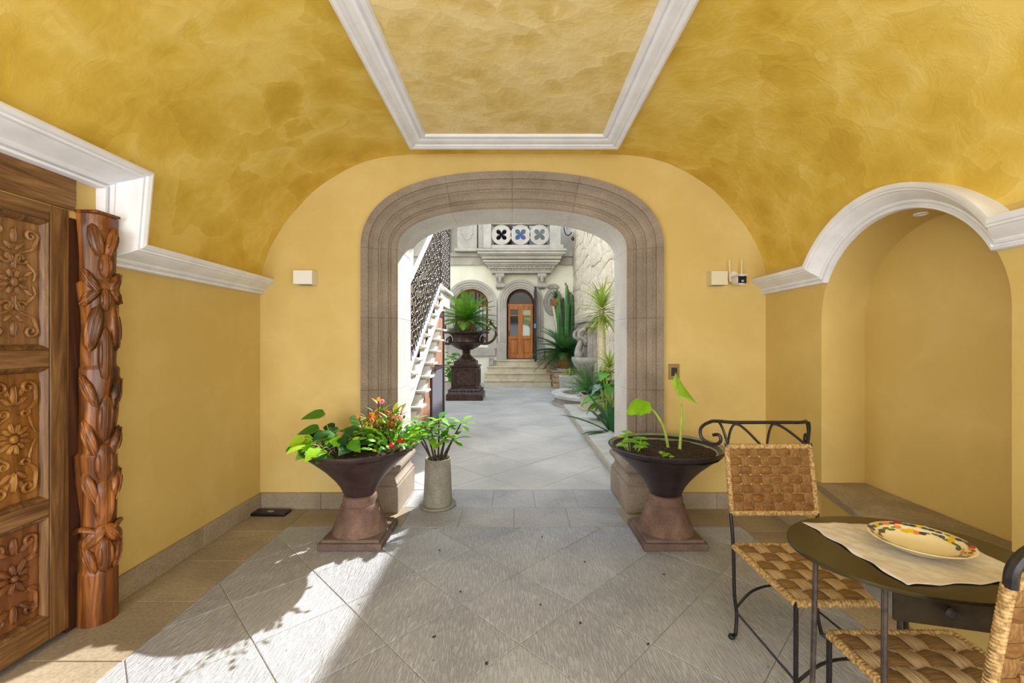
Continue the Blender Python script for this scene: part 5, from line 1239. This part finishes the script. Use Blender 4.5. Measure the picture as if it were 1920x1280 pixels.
bl = leaf_data('leaf', .26, .20, 'leaf_mid', 'heart', .4, .15, 8, .04); bl2 = leaf_data('leaf', .24, .17, 'leaf_grey', 'heart', .4, .15, 8, .04)
random.seed(14)
for i in range(34):
    a = rd(0, 6.3); r = rd(.05, .26); h = rd(.2, .85); p = (r*cos(a), r*sin(a), h); MB().tube(arc_stem((r*.2*cos(a), r*.2*sin(a), 0), p, .05), .008, 6).build('stem', 'stem_green', mo); inst('leaf', bl if i % 3 else bl2, mo, orient(p, (cos(a), sin(a), rd(-.6, .2)), (0, -.3, 1), rd(.7, 1.0)))
ag = thing('agave', 'dark green strap-leaved agave in the bed beside the right jamb', 'plant', (1.40, 6.1, .10))
sl = leaf_data('leaf', .75, .11, 'leaf_dark', 'strap', .18, .3, 8)
for i in range(14): a = i*2.4; el = rd(.25, 1.25); inst('leaf', sl, ag, orient((.02*cos(a), .02*sin(a), 0), (cos(a)*cos(el), sin(a)*cos(el), sin(el)), (0, 0, 1), rd(.7, 1.1)))
tag(MB().ell((1.42, 6.95, .17), ((.085, 0, 0), (0, .085, 0), (0, 0, .085)), 24, 16).build('stone_ball', 'stone_ball', smooth=60), 'dark grey stone ball in the planting bed by the agave', 'ball')
# ------------------------------------------------------------------ urn on its pedestal
UX, UY = -1.19, 10.74
ur = thing('pedestal_urn', 'huge dark cast-iron urn with scroll handles on a panelled square pedestal', 'urn', (UX, UY, 0))
def sq(prof, name, mat='urn_iron', bev=0):
    b = MB(); n = len(prof)
    for h, z in prof: b.v += [(-h, -h, z), (h, -h, z), (h, h, z), (-h, h, z)]
    for i in range(n-1): b.f += [(i*4+k, i*4+(k+1) % 4, i*4+4+(k+1) % 4, i*4+4+k) for k in range(4)]
    b.f += [(0, 1, 2, 3), tuple((n-1)*4+k for k in range(4))]; return b.build(name, mat, ur, smooth=20, bevel=bev)
sq([(.44, 0), (.44, .15), (.42, .155)], 'plinth', bev=.01); sq([(.42, .156), (.405, .18), (.36, .25), (.345, .275), (.35, .29), (.33, .30)], 'base_moulding')
sq([(.325, .30), (.325, .78)], 'shaft'); sq([(.33, .78), (.355, .80), (.36, .82), (.27, .84), (.27, .93), (.255, .94)], 'cap')
for k in range(4):
    b = MB(); 
    for h, d in ((.25, 0), (.235, .018), (.215, .018), (.20, -.004)): b.v += [(sx_*h, -.325-d, .54+sz_*(h-.045)) for sx_, sz_ in ((-1, -1), (1, -1), (1, 1), (-1, 1))]
    for j in range(3): b.f += [(j*4+i, j*4+(i+1) % 4, j*4+4+(i+1) % 4, j*4+4+i) for i in range(4)]
    o = b.build('panel_frame', 'urn_iron', ur, smooth=20); o.rotation_euler.z = k*pi/2
    b = MB()
    for i in range(9): b.ell((-.34+.085*i, -.385, .215), ((.035, 0, 0), (0, .02, .012), (0, -.02, .032)), 8, 6)
    o = b.build('leaf_border', 'urn_iron', ur, smooth=60); o.rotation_euler.z = k*pi/2
rp = lambda a, j: 1+(.03*abs(sin(a*12)))
MB().lathe([(0, .941), (.24, .941), (.24, .965), (.21, .985), (.16, 1.03), (.11, 1.08), (.09, 1.13), (.11, 1.15), (.10, 1.17), (.085, 1.20), (.13, 1.205), (.0, 1.22)], 40).build('foot', 'urn_iron', ur, smooth=40)
MB().lathe([(.08, 1.19), (.16, 1.215), (.27, 1.27), (.36, 1.34), (.385, 1.38), (.36, 1.40)], 72, ripple=lambda a, j: 1+.045*abs(sin(a*12)), caps=True).build('gadroon_bowl', 'urn_iron', ur, smooth=50)
MB().lathe([(.34, 1.40), (.33, 1.45), (.335, 1.50), (.36, 1.56), (.42, 1.60), (.52, 1.615), (.555, 1.625), (.555, 1.645), (.50, 1.655), (.42, 1.64), (.36, 1.60), (0, 1.58)], 64).build('neck', 'urn_iron', ur, smooth=40)
b = MB()
for i in range(44): a = 2*pi*i/44; b.ell((.545*cos(a), .545*sin(a), 1.633), ((.026*cos(a), .026*sin(a), 0), (-.03*sin(a), .03*cos(a), 0), (0, 0, .022)), 6, 4)
o = b.build('egg_border', 'urn_iron', ur, smooth=60)
for s in (-1, 1):
    hp_ = [(.34, 1.40), (.42, 1.36), (.54, 1.37), (.66, 1.44), (.73, 1.56), (.73, 1.68), (.68, 1.80), (.60, 1.84), (.53, 1.80), (.52, 1.73), (.565, 1.695), (.60, 1.73)]
    pts_ = crom([(s*x, 0, z) for x, z in hp_], 5); n = len(pts_); MB().tube(pts_, [.034-.018*i/n for i in range(n)], 10).build('handle', 'urn_iron', ur, smooth=60)
    b = MB()
    for i in (12, 20, 27, 34, 41): p = pts_[i]; b.ell(p+Vector((s*.02, 0, .015)), ((.03, 0, .02), (0, .02, 0), (-.015, 0, .03)), 6, 5)
    b.tube(crom([(s*.50, 0, 1.42), (s*.46, 0, 1.50), (s*.39, 0, 1.52), (s*.37, 0, 1.46), (s*.41, 0, 1.45)], 4), .018, 6); b.ell((s*.60, 0, 1.90), ((.03, 0, 0), (0, .03, 0), (0, 0, .04)), 8, 6)
    b.build('handle_scrolls', 'urn_iron', ur, smooth=60)
    MB().ell((s*.40, -.02, 1.46), ((.05, 0, 0), (0, .05, 0), (0, 0, .09)), 10, 8).build('handle_mask', 'urn_iron', ur, smooth=60)
up_ = thing('urn_palm', 'bright green cycad palm growing in the huge dark urn', 'plant', (UX, UY, 1.62)); scaly(MB(), .20, .17, .32).build('trunk', 'trunk_brown', up_, smooth=50); palm(up_, Vector((0, 0, .28)), .82, 50, 'leaf_lime', None, (.0, 1.4), 12, .36, w_=.20)
up2 = thing('urn_ivy', 'leafy green filler around the palm trunk in the huge dark urn', 'plant', (UX, UY, 1.60)); bush(up2, (0, 0, .0), 60, .30, ['leaf_mid', 'leaf_dark'], .5, .15, 8, .06)
bb = thing('corner_bush', 'round-leaved green bush by the far wall left of the urn pedestal', 'plant', (-1.90, 12.9, 0)); MB().lathe([(0, 0), (.20, 0), (.24, .22), (.22, .22), (0, .2)], 20).build('pot', 'concrete', bb)
random.seed(17); rl = leaf_data('leaf', .16, .14, 'leaf_mid', 'heart', .3, .1)
for i in range(70): a = rd(0, 6.3); z = rd(.25, 1.1); r = rd(.05, .28)*(1-.3*(z-.3)); inst('leaf', rl, bb, orient((r*cos(a), r*sin(a), z), (cos(a), sin(a), rd(-.5, .4)), (0, -.3, 1), rd(.7, 1.1)))
for i in range(6): a = i; MB().tube([(.05*cos(a), .05*sin(a), .1), (.15*cos(a), .15*sin(a), .9)], .008, 5).build('stem', 'stem_green', bb)
# ------------------------------------------------------------------ outside stair on the left
stc = thing('outdoor_stair', 'white concrete stair with rounded treads climbing the left side of the courtyard', 'stairs', (-1.55, 4.5, 0))
SX0, SX1 = -1.95, -1.20
def trz(Y): return 1.026+(Y-5.14)*.604
NT = 12
for k in range(NT):
    Y = 4.35+.26*k; z = trz(Y); b = MB()
    m_ = []
    for i in range(9): a = -pi/2+pi*i/8; m_.append((SX1-.03+.05*cos(a), sin(a)*.028))
    b.v = [(x, Y-.06, z+dz) for x, dz in m_]+[(SX0, Y-.06, z+.028), (SX0, Y-.06, z-.028)]; n = len(b.v); b.v += [(x, Y+.26, z_) for x, _, z_ in b.v]
    b.f = [tuple(range(n)), tuple(range(2*n-1, n-1, -1))]+[(i, (i+1) % n, n+(i+1) % n, n+i) for i in range(n)]
    b.build('tread', 'stair_white', stc, True, 40, .01); bx('riser', (SX0, Y+.18, z-.03), (SX1-.05, Y+.24, z+.14), 'stair_white', stc, True)
# saw-tooth stringer below the tread ends
b = MB(); pts_ = []
for k in range(NT): Y = 4.35+.26*k; pts_ += [(Y-.05, trz(Y)-.03), (Y+.20, trz(Y)-.03), (Y+.21, trz(Y)+.12)]
low = [(Y, z-.46) for Y, z in ((4.30+.26*NT, trz(4.3+.26*NT)), )]+[(4.30+.26*k, trz(4.3+.26*k)-.36-(.10 if k % 1 else 0)) for k in range(NT-1, -1, -1)]
poly = pts_+[(7.45, trz(7.4)-.05)]+low
n = len(poly); b.v = [(SX1-.10, y, z) for y, z in poly]+[(SX1-.02, y, z) for y, z in poly]; b.f = [(i, (i+1) % n, n+(i+1) % n, n+i) for i in range(n)]
bm_ = bmesh.new(); fa = [bm_.verts.new((SX1-.02, y, z)) for y, z in poly]; bm_.faces.new(fa); bmesh.ops.triangulate(bm_, faces=bm_.faces[:]); bm_.verts.index_update()
tri = [tuple(v.index for v in f.verts) for f in bm_.faces]; bm_.free()
b.f += [tuple(n+i for i in f) for f in tri]+[f for f in tri]
b.build('stringer', 'stair_white', stc, True, 0)
# lower zigzag band
b = MB()
for k in range(10):
    Y = 4.5+.28*k; z = trz(Y)-.60; 
    bx('corbel_step', (SX1-.10, Y-.02, z+.02), (SX1+.06, Y+.30, z+.05), 'stair_white', stc, True, .006)
b = MB().hexa([(SX1-.09, 4.4, trz(4.4)-.78), (SX1+.0, 4.4, trz(4.4)-.78), (SX1+.0, 7.1, trz(7.1)-.72), (SX1-.09, 7.1, trz(7.1)-.72)], [(SX1-.09, 4.4, trz(4.4)-.60), (SX1+.0, 4.4, trz(4.4)-.60), (SX1+.0, 7.1, trz(7.1)-.58), (SX1-.09, 7.1, trz(7.1)-.58)]); b.build('lower_stringer', 'stair_white', stc, True, 0, .006)
bx('landing', (SX0, 7.30, 2.27), (SX1+.03, 8.35, 2.34), 'stair_white', stc, True, .02); bx('landing_beam', (SX0+.05, 7.38, 2.02), (SX1-.03, 8.25, 2.268), 'stair_white', stc, True, .01)
# iron railing
rl_ = thing('stair_railing', 'tall dark wrought-iron railing with scrolls and a white sloping handrail on the outdoor stair', 'railing', (-1.25, 4.5, 1))
def slab(name, x, ya, za, yb_, zb, th, mat, w_=.05):
    MB().hexa([(x-w_/2, ya, za-th), (x+w_/2, ya, za-th), (x+w_/2, yb_, zb-th), (x-w_/2, yb_, zb-th)], [(x-w_/2, ya, za), (x+w_/2, ya, za), (x+w_/2, yb_, zb), (x-w_/2, yb_, zb)]).build(name, mat, rl_, True, 0, .004)
RXx = -1.25
slab('handrail', RXx, 4.4, 1.66, 7.16, 3.48, .06, 'rail_white', .04); slab('base_rail', RXx, 4.4, trz(4.4)+.10, 7.3, trz(7.3)+.07, .06, 'rail_blue', .05)
def hr(Y): return 1.60+(Y-4.4)*.659
def ornament(b, x, y, z, s=1.0):
    for q in (-1, 1):
        pts_ = [(x, y+q*.035*s*(1-cos(t_))*(.5+.5*(1-t_/6)), z+.05*s*sin(t_)*(.4+.6*(1-t_/6))+.01*q) for t_ in [i*.7 for i in range(9)]]
        b.tube(pts_, .006, 4)
    b.ell((x, y, z), ((.012, 0, 0), (0, .016, 0), (0, 0, .02)), 5, 4)
random.seed(31)
k = 0; Y = 4.55
while Y < 7.25:
    z0, z1 = trz(Y)+.06, min(hr(Y), 3.4); MB().tube([(RXx, Y, z0), (RXx, Y, z1)], .008, 5).build('baluster', 'rust_iron', rl_, True)
    b = MB(); z = z0+.12+.12*(k % 2)
    while z < z1-.05: ornament(b, RXx, Y, z, rd(.9, 1.3)); z += rd(.14, .26)
    b.tube([(RXx+.004, Y, 2.4 if k < 0 else z-.3), (RXx+.004, Y, z)], .003, 4) if False else b.tube([(RXx+.003, Y, min(v[2] for v in b.v)+.05 if b.v else 2.5), (RXx+.003, Y, max(v[2] for v in b.v)-.05 if b.v else 2.6)], .006, 4)
    b.build('scrollwork', 'rust_iron', rl_, True, 60); Y += .098; k += 1
MB().tube([(RXx, 7.20, 3.46), (RXx, 8.30, 3.46)], .018, 6).build('landing_rail', 'rust_iron', rl_, True)
Y = 7.28; k = 0
while Y < 8.32:
    MB().tube([(RXx, Y, 2.36), (RXx, Y, 3.46)], .008 if k % 11 else .018, 5).build('baluster', 'rust_iron', rl_, True); b = MB(); z = 2.46+.07*(k % 2)
    while z < 3.42: ornament(b, RXx, Y, z, 1.1); z += .15
    b.tube([(RXx+.004, Y, 2.4 if k < 0 else z-.3), (RXx+.004, Y, z)], .003, 4) if False else b.tube([(RXx+.003, Y, min(v[2] for v in b.v)+.05 if b.v else 2.5), (RXx+.003, Y, max(v[2] for v in b.v)-.05 if b.v else 2.6)], .006, 4)
    b.build('scrollwork', 'rust_iron', rl_, True, 60); Y += .104; k += 1
MB().ell((RXx, 8.32, 3.56), ((.03, 0, 0), (0, .03, 0), (0, 0, .05))).build('finial', 'rust_iron', rl_, True)
MB().tube([(RXx, 8.32, 2.36), (RXx, 8.32, 3.54)], .02, 6).build('end_post', 'rust_iron', rl_, True)
# plain wall the stair leans on, storage doors below
struct(bx('wall_courtyard_left', (-2.3, YB, 0), (-1.96, 9.4, 2.34), 'cream_plaster'))
b = MB().hexa([(-2.0, 4.4, 2.3), (-1.96, 4.4, 2.3), (-1.96, 8.4, 2.3), (-2.0, 8.4, 2.3)], [(-2.0, 4.4, 2.301), (-1.96, 4.4, 2.301), (-1.96, 8.4, 3.2), (-2.0, 8.4, 3.2)]); struct(b.build('stair_side_wall', 'cream_plaster', smooth=0))
struct(bx('wall_side_far_left', (-4.2, 9.0, 0), (-4.05, YF, 7), 'cream_plaster'))
sd = thing('storage_door', 'pale brown wooden door panels under the white outdoor stair', 'door', (-1.32, 6.4, 0))
for k in range(3):
    y0 = 5.45+.42*k; bx('board', (-1.345, y0, .02), (-1.305, y0+.41, trz(y0)-.62), 'brown_board', sd, True, .004); bx('hinge', (-1.304, y0+.36, .55), (-1.295, y0+.40, .66), 'dark_frame', sd, True)
gl = thing('gate_leaf', 'dark framed metal gate leaf standing open beside the stair, left of the urn', 'gate', (-1.30, 7.3, 0))
bx('stile', (-1.33, 6.74, .02), (-1.285, 6.82, 1.85), 'dark_frame', gl, True, .004); bx('stile', (-1.335, 7.86, .02), (-1.28, 7.97, 1.96), 'dark_frame', gl, True, .004); bx('rail', (-1.33, 6.82, 1.84), (-1.29, 7.86, 1.93), 'dark_frame', gl, True, .004)
bx('rail', (-1.33, 6.82, .02), (-1.29, 7.86, .12), 'dark_frame', gl, True, .004); bx('panel', (-1.32, 6.82, .12), (-1.30, 7.86, .95), 'grey_panel', gl, True); bx('panel', (-1.32, 6.82, 1.0), (-1.30, 7.86, 1.84), 'brown_board', gl, True)
MB().tube([(-1.31, 7.05, 1.02), (-1.24, 7.1, 1.02), (-1.22, 7.3, 1.02)], .014, 6).build('handle', 'dark_frame', gl, True); bx('rail', (-1.33, 6.82, .94), (-1.29, 7.86, 1.0), 'dark_frame', gl, True)
struct(bx('roof_courtyard_edge', (-4.2, YF-.5, 7.2), (2.3, YF+.3, 7.35), 'facade_stone'))
